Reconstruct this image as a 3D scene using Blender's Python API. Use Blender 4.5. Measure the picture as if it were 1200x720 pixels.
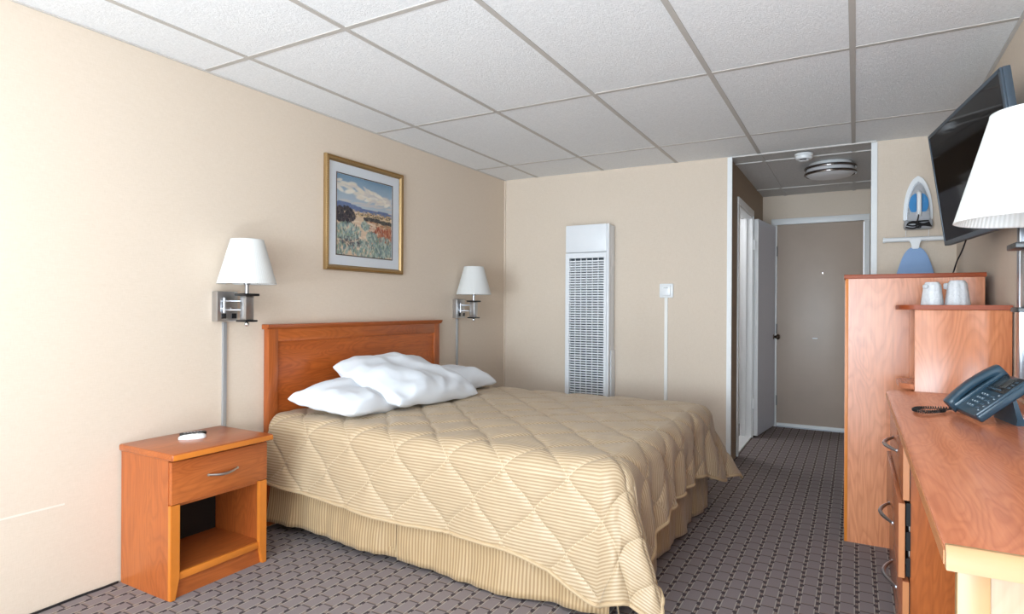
import bpy, bmesh, math, random
import numpy as np
from mathutils import Vector, Matrix, noise
random.seed(7); np.random.seed(7)
for o in list(bpy.data.objects): bpy.data.objects.remove(o)
S = bpy.context.scene
COL = S.collection
PI = math.pi
CAM_H = 1.207
ZCEIL = 2.357

# ---------------------------------------------------------------- camera
yaw, roll = .5149, .0055
F_ = Vector((-math.sin(yaw), math.cos(yaw), 0)); R_ = Vector((math.cos(yaw), math.sin(yaw), 0)); U_ = Vector((0, 0, 1))
R2 = R_*math.cos(roll)+U_*math.sin(roll); U2 = -R_*math.sin(roll)+U_*math.cos(roll)
cd = bpy.data.cameras.new('camera'); cam = bpy.data.objects.new('camera', cd); COL.objects.link(cam)
cd.sensor_width = 36; cd.lens = 711.3/1200*36; cd.clip_start = .02; cd.clip_end = 200
cam.matrix_world = Matrix(((R2.x, U2.x, -F_.x, 0), (R2.y, U2.y, -F_.y, 0), (R2.z, U2.z, -F_.z, CAM_H), (0, 0, 0, 1)))
S.camera = cam
# ---------------------------------------------------------------- exposure
S.view_settings.view_transform = 'Standard'; S.view_settings.look = 'None'
S.view_settings.gamma = 1; S.view_settings.use_curve_mapping = False
S.view_settings.exposure = 0.20
# ---------------------------------------------------------------- world: overcast daylight
W = bpy.data.worlds.new('overcast_sky'); S.world = W; W.use_nodes = True
W.node_tree.nodes['Background'].inputs[0].default_value = (.80, .90, 1, 1)
W.node_tree.nodes['Background'].inputs[1].default_value = 1.6
# ---------------------------------------------------------------- window daylight from behind the camera, plus added fill lights
def area(name, loc, rot, sx, sy, power, col):
    l = bpy.data.lights.new(name, 'AREA'); l.shape = 'RECTANGLE'; l.size = sx; l.size_y = sy; l.energy = power; l.color = col
    o = bpy.data.objects.new(name, l); COL.objects.link(o); o.location = loc; o.rotation_euler = rot; return o
area('window_daylight', (-.9, -3.40, 1.35), (math.radians(86), 0, 0), 2.8, 1.80, 38, (.62, .82, 1))
area('window_up_fill', (-.8, -3.36, 1.10), (math.radians(120), 0, math.radians(-6)), 2.3, 1.50, 230, (.76, .90, 1))  # added fill tilted up to brighten the ceiling, standing in for ground bounce
area('floor_up_fill', (-.3, -.6, .10), (math.radians(170), 0, 0), 1.6, 1.6, 84, (.75, .89, 1))  # added fill near the floor, facing up to lift the ceiling
area('overhead_fill', (-.6, .2, ZCEIL-.06), (math.radians(10), 0, 0), 1.2, 1.2, 24, (.75, .89, 1))  # added fill from above, out of view, evening out the room

# ================================================================ materials
def rgb(r, g, b):
    f = lambda c: (c/255/12.92) if c/255 <= .04045 else ((c/255+.055)/1.055)**2.4
    return (f(r), f(g), f(b), 1)
class NT:
    def __init__(s, name):
        s.m = bpy.data.materials.new(name); s.m.use_nodes = True; s.t = s.m.node_tree; s.b = s.t.nodes['Principled BSDF']
    def n(s, typ, ins=None, **kw):
        x = s.t.nodes.new(typ)
        for k, v in kw.items(): setattr(x, k, v)
        if ins:
            for k, v in ins.items(): s.put(x.inputs[k], v)
        return x
    def put(s, sock, v):
        if isinstance(v, bpy.types.NodeSocket): s.t.links.new(v, sock)
        else: sock.default_value = v
    def math(s, op, a, b=None, c=None, clamp=False):
        x = s.t.nodes.new('ShaderNodeMath'); x.operation = op; x.use_clamp = clamp
        s.put(x.inputs[0], a)
        if b is not None: s.put(x.inputs[1], b)
        if c is not None: s.put(x.inputs[2], c)
        return x.outputs[0]
    def mix(s, f, a, b, typ='MIX'):
        x = s.t.nodes.new('ShaderNodeMix'); x.data_type = 'RGBA'; x.blend_type = typ
        s.put(x.inputs[0], f); s.put(x.inputs[6], a); s.put(x.inputs[7], b); return x.outputs[2]
    def ramp(s, f, stops):
        x = s.t.nodes.new('ShaderNodeValToRGB'); s.put(x.inputs[0], f)
        e = x.color_ramp.elements
        while len(e) < len(stops): e.new(.5)
        for el, (p, c) in zip(e, stops): el.position = p; el.color = c
        return x.outputs[0]
    def set(s, **kw):
        names = dict(color='Base Color', rough='Roughness', metal='Metallic', spec='Specular IOR Level', coat='Coat Weight', coatr='Coat Roughness',
                     trans='Transmission Weight', ior='IOR', alpha='Alpha', emis='Emission Color', emiss='Emission Strength', sheen='Sheen Weight', sss='Subsurface Weight')
        for k, v in kw.items(): s.put(s.b.inputs[names[k]], v)
        return s
    def bump(s, h, strength=.2, dist=.002):
        x = s.n('ShaderNodeBump', {'Height': h, 'Strength': strength, 'Distance': dist}); s.t.links.new(x.outputs[0], s.b.inputs['Normal'])
    def obj(s): return s.n('ShaderNodeTexCoord').outputs['Object']
def plain(name, col, rough=.5, metal=0, noise_amt=.04, scale=60, bump=.0, **kw):
    k = NT(name); c = k.obj()
    nz = k.n('ShaderNodeTexNoise', {'Vector': c, 'Scale': scale, 'Detail': 3}).outputs[0]
    lo = tuple(v*(1-noise_amt) for v in col[:3])+(1,); hi = tuple(min(1, v*(1+noise_amt)) for v in col[:3])+(1,)
    k.set(color=k.mix(nz, lo, hi), rough=rough, metal=metal, **kw)
    if bump: k.bump(nz, bump, .001)
    return k.m

def wallpaper():
    k = NT('woven_wallpaper'); c = k.obj()
    sp = k.n('ShaderNodeSeparateXYZ', {0: c}).outputs
    hz = k.n('ShaderNodeTexNoise', {'Vector': k.n('ShaderNodeMapping', {'Vector': c, 'Scale': (40, 40, 420)}).outputs[0], 'Scale': 1, 'Detail': 2}).outputs[0]
    vt = k.n('ShaderNodeTexNoise', {'Vector': k.n('ShaderNodeMapping', {'Vector': c, 'Scale': (400, 400, 40)}).outputs[0], 'Scale': 1, 'Detail': 2}).outputs[0]
    big = k.n('ShaderNodeTexNoise', {'Vector': c, 'Scale': 2.2, 'Detail': 2}).outputs[0]
    w = k.math('ADD', k.math('MULTIPLY', hz, .5), k.math('MULTIPLY', vt, .5))
    col = k.mix(k.math('MULTIPLY_ADD', w, 1.6, -.3, clamp=True), rgb(213, 196, 178), rgb(227, 212, 197))
    col = k.mix(k.math('MULTIPLY', big, .16), col, rgb(224, 203, 180))
    k.set(color=col, rough=.72, spec=.25); k.bump(w, .25, .0012)
    return k.m
def ceil_mat(name, a, b):
    k = NT(name); c = k.obj()
    n1 = k.n('ShaderNodeTexNoise', {'Vector': c, 'Scale': 110, 'Detail': 4, 'Roughness': .7}).outputs[0]
    k.set(color=k.mix(k.math('MULTIPLY_ADD', n1, 3.0, -1.0, clamp=True), a, b), rough=.9, spec=.1); k.bump(n1, .8, .004); return k.m
def wood(name, light, mid, dark, grain=0, s=1.0, rough=.28, off=0.0, figure=1.0):
    """laminate with cathedral figure; grain = axis along which the grain runs"""
    k = NT(name); c = k.obj()
    sc = [6.0*s, 6.0*s, 6.0*s]; sc[grain] = 1.15*s
    v = k.n('ShaderNodeMapping', {'Vector': c, 'Location': (off, off*1.7, off*.6), 'Scale': tuple(sc)}).outputs[0]
    n1 = k.n('ShaderNodeTexNoise', {'Vector': v, 'Scale': 1.25, 'Detail': 2.6, 'Roughness': .38, 'Distortion': .75}).outputs[0]
    f = k.math('FRACT', k.math('MULTIPLY', n1, 17*figure))
    sc2 = [130, 130, 130]; sc2[grain] = 5
    fine = k.n('ShaderNodeTexNoise', {'Vector': k.n('ShaderNodeMapping', {'Vector': c, 'Scale': tuple(sc2)}).outputs[0], 'Scale': 1, 'Detail': 3}).outputs[0]
    sc3 = [4, 4, 4]; sc3[grain] = .8
    patch = k.n('ShaderNodeTexNoise', {'Vector': k.n('ShaderNodeMapping', {'Vector': c, 'Location': (3+off, 1, 2), 'Scale': tuple(sc3)}).outputs[0], 'Scale': 1, 'Detail': 2}).outputs[0]
    g = k.ramp(f, [(0, (.25, .25, .25, 1)), (.3, (.0, .0, .0, 1)), (.82, (1, 1, 1, 1)), (1, (.25, .25, .25, 1))])
    base = k.mix(k.math('MULTIPLY_ADD', patch, 2.2, -.6, clamp=True), light, mid)
    amt = k.math('MULTIPLY', g, k.math('MULTIPLY_ADD', patch, .7, .22))
    col = k.mix(k.math('MULTIPLY', amt, .52), base, dark)
    col = k.mix(k.math('MULTIPLY_ADD', fine, 2.0, -.75, clamp=True), col, k.mix(.42, col, dark))
    k.set(color=col, rough=rough, spec=.5); k.bump(fine, .05, .001); return k.m
ORW = (rgb(190, 106, 52), rgb(172, 88, 40), rgb(120, 54, 22))
PKW = (rgb(222, 150, 108), rgb(206, 128, 86), rgb(150, 78, 46))
M = {}
M['wall'] = wallpaper()
M['tile'] = ceil_mat('ceiling_tile_white', rgb(232, 232, 233), rgb(247, 247, 248))
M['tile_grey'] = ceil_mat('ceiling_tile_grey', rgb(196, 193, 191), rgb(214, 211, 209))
M['tbar'] = plain('grid_bar_grey', rgb(190, 184, 178), .5, 0, .03)
M['tbar_w'] = plain('grid_bar_white', rgb(206, 202, 198), .5, 0, .03)
M['white'] = plain('white_paint', rgb(236, 236, 236), .4, 0, .02)
M['whitepl'] = plain('white_plastic', rgb(240, 241, 243), .3, 0, .01)
M['heater'] = plain('heater_enamel', rgb(236, 238, 242), .35, 0, .02)
M['heatdark'] = plain('heater_interior', rgb(58, 66, 74), .6, 0, .2, 8)
M['doorbrown'] = plain('door_taupe', rgb(182, 164, 150), .42, 0, .08, 5)
M['doorgrey'] = plain('door_grey_white', rgb(204, 208, 222), .4, 0, .03)
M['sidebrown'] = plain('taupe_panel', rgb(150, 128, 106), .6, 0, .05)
M['wood_v'] = wood('cherry_laminate_upright', *ORW, grain=2)
M['wood_y'] = wood('cherry_laminate_long', *ORW, grain=1, s=1.1, off=2.2)
M['wood_x'] = wood('cherry_laminate_cross', *ORW, grain=0, off=4)
M['hb_panel'] = wood('headboard_veneer', rgb(206, 112, 50), rgb(180, 90, 36), rgb(116, 46, 14), grain=1, s=1.3, off=1.1, rough=.3)
M['edge'] = plain('honey_edge_band', rgb(208, 122, 44), .35, 0, .08, 30)
M['edge_pale'] = plain('pale_edge_band', rgb(196, 128, 82), .3, 0, .06, 30)
M['pk_v'] = wood('rosy_laminate_upright', *PKW, grain=2, off=.7, rough=.25)
M['pk_top'] = wood('rosy_laminate_top', rgb(218, 138, 98), rgb(204, 118, 80), rgb(150, 72, 44), grain=1, off=5.3, rough=.2, s=1.25)
M['pk_drawer'] = wood('rosy_laminate_drawer', rgb(190, 116, 76), rgb(172, 98, 62), rgb(124, 62, 36), grain=1, off=3.1, rough=.25)
M['cherrytop'] = plain('cherry_top', rgb(150, 66, 26), .5, 0, .12, 12)
M['ivory'] = wood('maple_end_panel', rgb(166, 142, 116), rgb(158, 132, 104), rgb(142, 112, 82), grain=2, off=8, rough=.3)
M['maple'] = plain('maple_edge', rgb(164, 128, 88), .35, 0, .05, 20)
M['steel'] = plain('brushed_steel', rgb(190, 190, 192), .32, 1, .06, 90)
M['nickel'] = plain('satin_nickel', rgb(176, 178, 184), .28, 1, .04)
M['chrome'] = plain('chrome', rgb(220, 220, 222), .08, 1, .01)
M['bandmetal'] = plain('polished_dark_chrome', rgb(120, 114, 112), .12, 1, .02)
M['bronze'] = plain('dark_bronze', rgb(96, 84, 74), .3, 1, .05)
M['black'] = plain('black_plastic', rgb(22, 22, 24), .35, 0, .1)
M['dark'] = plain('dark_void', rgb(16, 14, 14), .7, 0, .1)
M['gold'] = plain('gilt_frame', rgb(160, 130, 88), .42, .6, .22, 120, .5)
M['goldd'] = plain('gilt_beading', rgb(150, 112, 60), .45, .6, .4, 240, .6)
M['mat'] = plain('mat_board', rgb(232, 236, 242), .8, 0, .01)
M['linen'] = plain('pillow_linen', rgb(228, 232, 239), .85, 0, .01, 200, .05)
M['cushion_blue'] = plain('blue_cover', rgb(146, 176, 218), .85, 0, .05, 200, .1)
M['ironblue'] = plain('blue_plastic', rgb(60, 140, 200), .15, 0, .1, 30)
M['irongrey'] = plain('grey_plastic', rgb(168, 168, 172), .35, 0, .05)
M['phone'] = plain('slate_blue_plastic', rgb(44, 68, 84), .3, 0, .05)
M['phoned'] = plain('phone_face_black', rgb(28, 32, 36), .18, 0, .05)
M['lcd'] = plain('phone_lcd', rgb(64, 66, 66), .12, 0, .1)
M['key'] = plain('phone_key', rgb(60, 84, 100), .4, 0, .03)
M['keyw'] = plain('key_print', rgb(210, 222, 232), .5, 0, .02)
M['tvcase'] = plain('tv_bezel', rgb(70, 82, 94), .35, .1, .06)
M['tvblk'] = plain('tv_black_bezel', rgb(16, 16, 18), .25, 0, .05)
k = NT('tv_glass'); k.set(color=(.003, .003, .004, 1), rough=.06, spec=.28); M['tvglass'] = k.m
k = NT('mirror_glass'); k.set(color=(.86, .88, .88, 1), rough=.02, metal=1); M['mirror'] = k.m
k = NT('picture_glass'); k.set(color=(1, 1, 1, 1), rough=.02, trans=1, ior=1.1); M['glass'] = k.m
M['cable'] = plain('black_cable', rgb(26, 26, 28), .5)
M['race'] = plain('raceway_grey', rgb(176, 176, 178), .4, .5, .03)
M['racew'] = plain('raceway_white', rgb(240, 238, 234), .45, 0, .02)
k = NT('diffuser_opal'); k.set(color=rgb(206, 204, 206), rough=.35); M['opal'] = k.m

def shade_mat():
    k = NT('pleated_lampshade'); c = k.obj(); sp = k.n('ShaderNodeSeparateXYZ', {0: c}).outputs
    ang = k.math('ARCTAN2', sp[1], sp[0]); w = k.math('SINE', k.math('MULTIPLY', ang, 90))
    k.set(color=k.mix(k.math('MULTIPLY_ADD', w, .5, .5), rgb(228, 228, 226), rgb(242, 242, 242)), rough=.85, spec=.1)
    k.bump(w, .25, .002)
    t = k.n('ShaderNodeBsdfTranslucent', {'Color': (.96, .94, .9, 1)}); mx = k.n('ShaderNodeMixShader', {0: .25, 1: k.b.outputs[0], 2: t.outputs[0]})
    out = k.t.nodes['Material Output']; k.t.links.new(mx.outputs[0], out.inputs[0]); return k.m
M['shade'] = shade_mat()
def wrap_mat():
    k = NT('plastic_wrapped_cup'); c = k.obj()
    n1 = k.n('ShaderNodeTexNoise', {'Vector': c, 'Scale': 45, 'Detail': 3, 'Distortion': 1}).outputs[0]
    k.set(color=k.mix(n1, rgb(206, 208, 212), rgb(250, 250, 252)), rough=.18, alpha=.80); k.bump(n1, .9, .006); return k.m
M['wrap'] = wrap_mat()
def carpet_mat():
    k = NT('lattice_carpet'); c = k.obj(); sp = k.n('ShaderNodeSeparateXYZ', {0: c}).outputs
    X = k.math('MULTIPLY', sp[0], 1/.070); Y = k.math('MULTIPLY', sp[1], 1/.098)
    fx = k.math('FRACT', k.math('ADD', X, 100)); col = k.math('FLOOR', k.math('ADD', X, 100))
    par = k.math('MULTIPLY', k.math('MODULO', col, 2), .5)
    Ys = k.math('ADD', k.math('ADD', Y, par), 100)
    fy = k.math('FRACT', Ys); fy2 = k.math('FRACT', k.math('MULTIPLY', Ys, 2)); fyh = k.math('FRACT', k.math('ADD', Ys, .5))
    def band(v, a, b): return k.math('MULTIPLY', k.math('GREATER_THAN', v, a), k.math('LESS_THAN', v, b))
    def mul(a, b): return k.math('MULTIPLY', a, b)
    nz = k.n('ShaderNodeTexNoise', {'Vector': c, 'Scale': 420, 'Detail': 3}).outputs[0]
    big = k.n('ShaderNodeTexNoise', {'Vector': c, 'Scale': 3, 'Detail': 2}).outputs[0]
    cell = k.mix(nz, rgb(122, 112, 113), rgb(160, 148, 147))
    gap = rgb(88, 79, 80)
    line = rgb(176, 168, 158); brown = rgb(146, 128, 118); dk = rgb(70, 60, 63)
    colr = k.mix(band(fyh, .0, .07), cell, gap)                       # gaps between cells
    colr = k.mix(band(fyh, .07, .13), colr, brown)
    colr = k.mix(band(fx, .0, .30), colr, dk)                         # narrow link column
    colr = k.mix(mul(band(fx, .08, .22), band(fy2, .0, .42)), colr, brown)
    colr = k.mix(mul(band(fx, .0, .065), band(fy, .0, .80)), colr, line)
    colr = k.mix(mul(band(fx, .235, .30), band(fyh, .0, .80)), colr, line)
    colr = k.mix(k.math('MULTIPLY', nz, .35), colr, rgb(112, 103, 105))
    k.set(color=colr, rough=.95, spec=.08); k.bump(nz, .5, .003); return k.m
M['carpet'] = carpet_mat()
def cloth_mat(name, a, b, vertical=False, per=.0135, stitch=False):
    k = NT(name); uv = k.n('ShaderNodeTexCoord').outputs['UV']; sp = k.n('ShaderNodeSeparateXYZ', {0: uv}).outputs
    s = sp[0] if vertical else sp[1]; o = sp[1] if vertical else sp[0]
    wob = k.n('ShaderNodeTexNoise', {'Vector': uv, 'Scale': 9, 'Detail': 2}).outputs[0]
    w = k.math('SINE', k.math('ADD', k.math('MULTIPLY', s, 2*PI/per), k.math('MULTIPLY', wob, 1.3)))
    st = k.math('MULTIPLY_ADD', w, 1.6, .5, clamp=True)
    nz = k.n('ShaderNodeTexNoise', {'Vector': k.n('ShaderNodeMapping', {'Vector': uv, 'Scale': (14, 14, 1)}).outputs[0], 'Scale': 1, 'Detail': 3}).outputs[0]
    col = k.mix(st, a, b); col = k.mix(k.math('MULTIPLY', nz, .3), col, a)
    if stitch:      # running stitches along the quilted diamonds
        A = k.math('MULTIPLY', sp[0], 1/.29); B = k.math('MULTIPLY', k.math('ADD', sp[1], .42), 1/.30)
        su = k.math('ADD', A, B); di = k.math('SUBTRACT', A, B)
        def wobble(p, q): return k.math('ADD', p, k.math('MULTIPLY', k.math('SINE', k.math('MULTIPLY', q, 2*PI)), .02))
        def dist(v): return k.math('ABSOLUTE', k.math('SUBTRACT', v, k.math('ROUND', v)))
        va, vb = wobble(su, di), wobble(di, su)
        dash = k.math('GREATER_THAN', k.math('SINE', k.math('MULTIPLY', sp[0], 2*PI/.012)), -.25)
        l = k.math('LESS_THAN', k.math('MINIMUM', dist(va), dist(vb)), .0105)
        col = k.mix(k.math('MULTIPLY', k.math('MULTIPLY', l, dash), .40), col, rgb(226, 204, 172))
    k.set(color=col, rough=k.math('MULTIPLY_ADD', st, -.16, .58), spec=.45, sheen=.15); k.bump(st, .25, .0015); return k.m
M['quilt'] = cloth_mat('quilted_gold_stripe', rgb(166, 140, 108), rgb(198, 176, 147), stitch=True)
M['skirt'] = cloth_mat('bedskirt_stripe', rgb(158, 128, 92), rgb(192, 165, 128), True, .016)
M['lining'] = plain('comforter_lining', rgb(236, 222, 196), .9, 0, .03)
M['binding'] = plain('comforter_binding', rgb(190, 164, 130), .7, 0, .08, 200, .3)
M['mattress'] = plain('mattress_ticking', rgb(220, 215, 205), .8)

# ================================================================ mesh helpers
def bx(bm, x0, x1, y0, y1, z0, z1, bev=0, seg=2):
    t = bmesh.new()
    v = [t.verts.new((x, y, z)) for x in (x0, x1) for y in (y0, y1) for z in (z0, z1)]
    for f in ((0, 1, 3, 2), (4, 6, 7, 5), (0, 4, 5, 1), (2, 3, 7, 6), (0, 2, 6, 4), (1, 5, 7, 3)): t.faces.new([v[i] for i in f])
    if bev: bmesh.ops.bevel(t, geom=t.edges[:], offset=bev, segments=seg, affect='EDGES', profile=.5)
    bmesh.ops.recalc_face_normals(t, faces=t.faces[:]); merge(bm, t)
def merge(bm, t, mat=None):
    if mat is not None: bmesh.ops.transform(t, matrix=mat, verts=t.verts[:])
    me = bpy.data.meshes.new('tmp'); t.to_mesh(me); t.free(); bm.from_mesh(me); bpy.data.meshes.remove(me)
def box(*a, **k): bm = bmesh.new(); bx(bm, *a, **k); return bm
def lathe(prof, seg=48, centre=(0, 0, 0), axis='z', cap=True, phase=None):
    bm = bmesh.new(); rings = []
    for r, z in prof:
        ring = []
        for i in range(seg):
            a = 2*PI*i/seg; rr = r if phase is None else r*(1+phase(a))
            p = Vector((rr*math.cos(a), rr*math.sin(a), z))
            if axis == 'y': p = Vector((p.x, -p.z, p.y))
            if axis == 'x': p = Vector((p.z, p.x, p.y))
            ring.append(bm.verts.new(p+Vector(centre)))
        rings.append(ring)
    for a, b in zip(rings, rings[1:]):
        for i in range(seg): bm.faces.new((a[i], a[(i+1) % seg], b[(i+1) % seg], b[i]))
    if cap: bm.faces.new(rings[0][::-1]); bm.faces.new(rings[-1])
    bmesh.ops.recalc_face_normals(bm, faces=bm.faces[:]) if cap else None
    return bm
def tube(pts, r, seg=8, bm=None, closed=False):
    bm = bm or bmesh.new(); pts = [Vector(p) for p in pts]; n = len(pts); rings = []; prev = None
    for i, p in enumerate(pts):
        if closed: d = pts[(i+1) % n]-pts[i-1]
        else: d = pts[min(i+1, n-1)]-pts[max(i-1, 0)]
        d.normalize()
        if prev is None: up = Vector((0, 0, 1)) if abs(d.z) < .9 else Vector((1, 0, 0)); a = d.cross(up).normalized()
        else: a = (prev-d*prev.dot(d)).normalized()
        prev = a; b = d.cross(a); rr = r[i] if hasattr(r, '__len__') else r
        rings.append([bm.verts.new(p+a*rr*math.cos(2*PI*k/seg)+b*rr*math.sin(2*PI*k/seg)) for k in range(seg)])
    for i in range(n if closed else n-1):
        A, B = rings[i], rings[(i+1) % n]
        for k in range(seg): bm.faces.new((A[k], A[(k+1) % seg], B[(k+1) % seg], B[k]))
    if not closed: bm.faces.new(rings[0][::-1]); bm.faces.new(rings[-1])
    bmesh.ops.recalc_face_normals(bm, faces=bm.faces[:]); return bm
def prism(outline, z0, z1, plane='xy', bev=0, bm=None):
    """outline: 2-D points; extruded along the third axis from z0 to z1"""
    t = bmesh.new()
    def P(a, b, c): return {'xy': (a, b, c), 'xz': (a, c, b), 'yz': (c, a, b)}[plane]
    A = [t.verts.new(P(a, b, z0)) for a, b in outline]; B = [t.verts.new(P(a, b, z1)) for a, b in outline]; n = len(A)
    t.faces.new(A); t.faces.new(B[::-1])
    for i in range(n): t.faces.new((A[i], A[(i+1) % n], B[(i+1) % n], B[i]))
    bmesh.ops.recalc_face_normals(t, faces=t.faces[:])
    if bev: bmesh.ops.bevel(t, geom=t.edges[:], offset=bev, segments=2, affect='EDGES')
    if bm is None: return t
    merge(bm, t); return bm
def smooth_path(pts, n=8):
    pts = [Vector(p) for p in pts]; out = []
    q = [pts[0]]+pts+[pts[-1]]
    for i in range(1, len(q)-2):
        p0, p1, p2, p3 = q[i-1:i+3]
        for j in range(n):
            t = j/n; out.append(.5*((2*p1)+(p2-p0)*t+(2*p0-5*p1+4*p2-p3)*t*t+(3*p1-p0-3*p2+p3)*t**3))
    out.append(pts[-1]); return out
def wloc(o):
    v = Vector((0, 0, 0))
    while o is not None: v += o.location; o = o.parent
    return v
def smooth(me, ang=40):
    for p in me.polygons: p.use_smooth = True
    try: me.set_sharp_from_angle(angle=math.radians(ang))
    except Exception: pass
def obj(name, bm, mat, parent=None, local=False, sm=True, origin=None):
    """link one mesh object; geometry is given in world coordinates unless local"""
    me = bpy.data.meshes.new(name)
    base = Vector((0, 0, 0)) if local else (wloc(parent) if parent else Vector((0, 0, 0)))
    loc = Vector(origin)-base if origin is not None else Vector((0, 0, 0))
    if not local: bmesh.ops.translate(bm, verts=bm.verts[:], vec=-(base+loc))
    bm.to_mesh(me); bm.free()
    for m_ in (mat if isinstance(mat, (list, tuple)) else [mat]): me.materials.append(m_)
    if sm: smooth(me)
    o = bpy.data.objects.new(name, me); COL.objects.link(o); o.parent = parent; o.location = loc
    return o
def thing(name, label, cat, loc=(0, 0, 0), rotz=0, group=None):
    o = bpy.data.objects.new(name, None); COL.objects.link(o); o.location = loc; o.rotation_euler = (0, 0, rotz); o.empty_display_size = .1
    o['label'] = label; o['category'] = cat
    if group: o['group'] = group
    return o
def tag(o, label, cat, group=None):
    o['label'] = label; o['category'] = cat
    if group: o['group'] = group
    return o
def struct(name, bm, mat, label, parent=None, cat='structure', **k):
    o = obj(name, bm, mat, parent, **k)
    if parent is None: o['kind'] = 'structure'; o['label'] = label; o['category'] = cat
    return o
def dup(root, loc, label, group=None):
    r = root.copy(); COL.objects.link(r); r.location = loc; r['label'] = label
    if group: r['group'] = group
    for ch in root.children:
        c = ch.copy(); COL.objects.link(c); c.parent = r
        for g in ch.children: d = g.copy(); COL.objects.link(d); d.parent = c
    return r

# ================================================================ room
XL, XR, YN, ZC = -2.785, .572, -3.45, 2.357
AX0, AX1, AY = -.84, .12, 6.75           # entry alcove
def yb(x): return 4.78+.0265*(x-XL)      # far wall runs a touch out of square
T = .12
floor = struct('floor', prism([(XL-T, YN-T), (XR+T, YN-T), (XR+T, yb(XR)+T), (AX1+T, 4.95), (AX1+T, AY+T), (-2.2, AY+T), (-2.2, 4.95), (XL-T, 4.95)], -.05, 0), M['carpet'],
               'brown grey carpet with a woven lattice pattern under the whole room', cat='floor')
struct('wall_left', box(XL-T, XL, YN-T, 4.95, 0, ZC+.02), M['wall'], 'beige woven wallpaper wall behind the bed and nightstand', cat='wall')
struct('wall_right', box(XR, XR+T, YN-T, yb(XR)+T, 0, ZC+.02), M['wall'], 'beige wall behind the television and dresser', cat='wall')
struct('wall_far_left', prism([(XL, yb(XL)), (AX0, yb(AX0)), (AX0, yb(AX0)+T), (XL, yb(XL)+T)], 0, ZC+.02), M['wall'], 'beige far wall carrying the tall white wall heater', cat='wall')
struct('wall_far_right', prism([(AX1, yb(AX1)), (XR, yb(XR)), (XR, yb(XR)+.1), (AX1, yb(AX1)+.1)], 0, ZC+.02), M['wall'], 'narrow beige wall where the iron and ironing board hang', cat='wall')
# near wall with a wide window (behind the camera)
bm = bmesh.new(); wx0, wx1, wz0, wz1 = -2.6, .4, .52, 2.28
bx(bm, XL-T, wx0, YN-T, YN, 0, ZC+.02); bx(bm, wx1, XR+T, YN-T, YN, 0, ZC+.02); bx(bm, wx0, wx1, YN-T, YN, 0, wz0); bx(bm, wx0, wx1, YN-T, YN, wz1, ZC+.02)
struct('wall_near', bm, M['wall'], 'beige window wall behind the camera', cat='wall')
bm = bmesh.new()
for x in (wx0, -1.12, wx1-.05): bx(bm, x, x+.05, YN-.09, YN-.04, wz0, wz1)
bx(bm, wx0, wx1, YN-.09, YN-.04, wz0, wz0+.05); bx(bm, wx0, wx1, YN-.09, YN-.04, wz1-.05, wz1)
struct('window_1', bm, M['white'], 'wide white framed window behind the camera', cat='window')
# alcove walls. Left one holds the bathroom doorway (y 5.22-6.03, up to 2.07)
ya = yb(AX0)+.0; dy0, dy1, dz = 5.24, 6.02, 2.06
bm = bmesh.new(); bx(bm, AX0-.1, AX0, ya+T, dy0, 0, ZC+.02); bx(bm, AX0-.1, AX0, dy1, AY, 0, ZC+.02); bx(bm, AX0-.1, AX0, dy0, dy1, dz, ZC+.02)
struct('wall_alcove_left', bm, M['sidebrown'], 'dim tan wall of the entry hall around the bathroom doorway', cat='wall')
struct('wall_alcove_right', box(AX1, AX1+.1, yb(AX1)+.1, AY, 0, ZC+.02), M['wall'], 'hidden side wall of the entry hall beside the ironing board wall', cat='wall')
bm = bmesh.new(); bx(bm, -2.2, -.70, AY, AY+T, 0, ZC+.02); bx(bm, .07, XR, AY, AY+T, 0, ZC+.02); bx(bm, -.70, .07, AY, AY+T, 2.06, ZC+.02)
struct('wall_entry', bm, M['wall'], 'beige end wall of the entry hall above the entry door', cat='wall')
# bathroom behind the doorway
bm = bmesh.new(); bx(bm, -2.2, -2.1, 4.95, AY, 0, ZC+.02); bx(bm, -2.1, AX0-.1, AY-.05, AY, 0, ZC); bx(bm, -2.1, AX0-.1, 4.93, 4.98, 0, ZC); bx(bm, -2.1, AX0-.1, 4.95, AY, ZC, ZC+.02)
struct('wall_bathroom', bm, M['white'], 'white bathroom walls seen through the side doorway', cat='wall')

# ---- ceiling: slab, grid bars and lay-in tiles
ceil = struct('ceiling', prism([(XL-T, YN-T), (XR+T, YN-T), (XR+T, 5.0), (AX1+.1, 5.0), (AX1+.1, AY+T), (-2.2, AY+T), (-2.2, 5.0), (XL-T, 5.0)], ZC+.02, ZC+.08), M['white'],
              'suspended ceiling of white lay-in tiles in a grey grid', cat='ceiling')
gx = [-2.457, -1.847, -1.237, -.627, -.017]; gy = [-3.033, -1.813, -.593, .627, 1.847, 3.067, 4.287]; bw = .012
YE = 4.835
for x in gx: obj('grid_bar', box(x-bw, x+bw, YN, yb(x), ZC-.0012, ZC+.004), M['tbar'], ceil, sm=False)
for y in gy: obj('cross_bar', box(XL, XR, y-bw, y+bw, ZC-.001, ZC+.0035), M['tbar'], ceil, sm=False)
xs = [XL]+gx+[XR]; ys = [YN]+gy+[None]
for i in range(len(xs)-1):
    for j in range(len(ys)-1):
        x0, x1, y0 = xs[i]+bw*(i > 0), xs[i+1]-bw*(i < len(xs)-2), ys[j]+bw*(j > 0)
        ya_, yb_ = (ys[j+1]-bw,)*2 if ys[j+1] is not None else (yb(x0), yb(x1))
        z = ZC+.001+random.random()*.0012
        bm = prism([(x0, y0), (x1, y0), (x1, yb_), (x0, ya_)], z, z+.012)
        obj('ceiling_tile', bm, M['tile'], ceil, sm=False)
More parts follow.
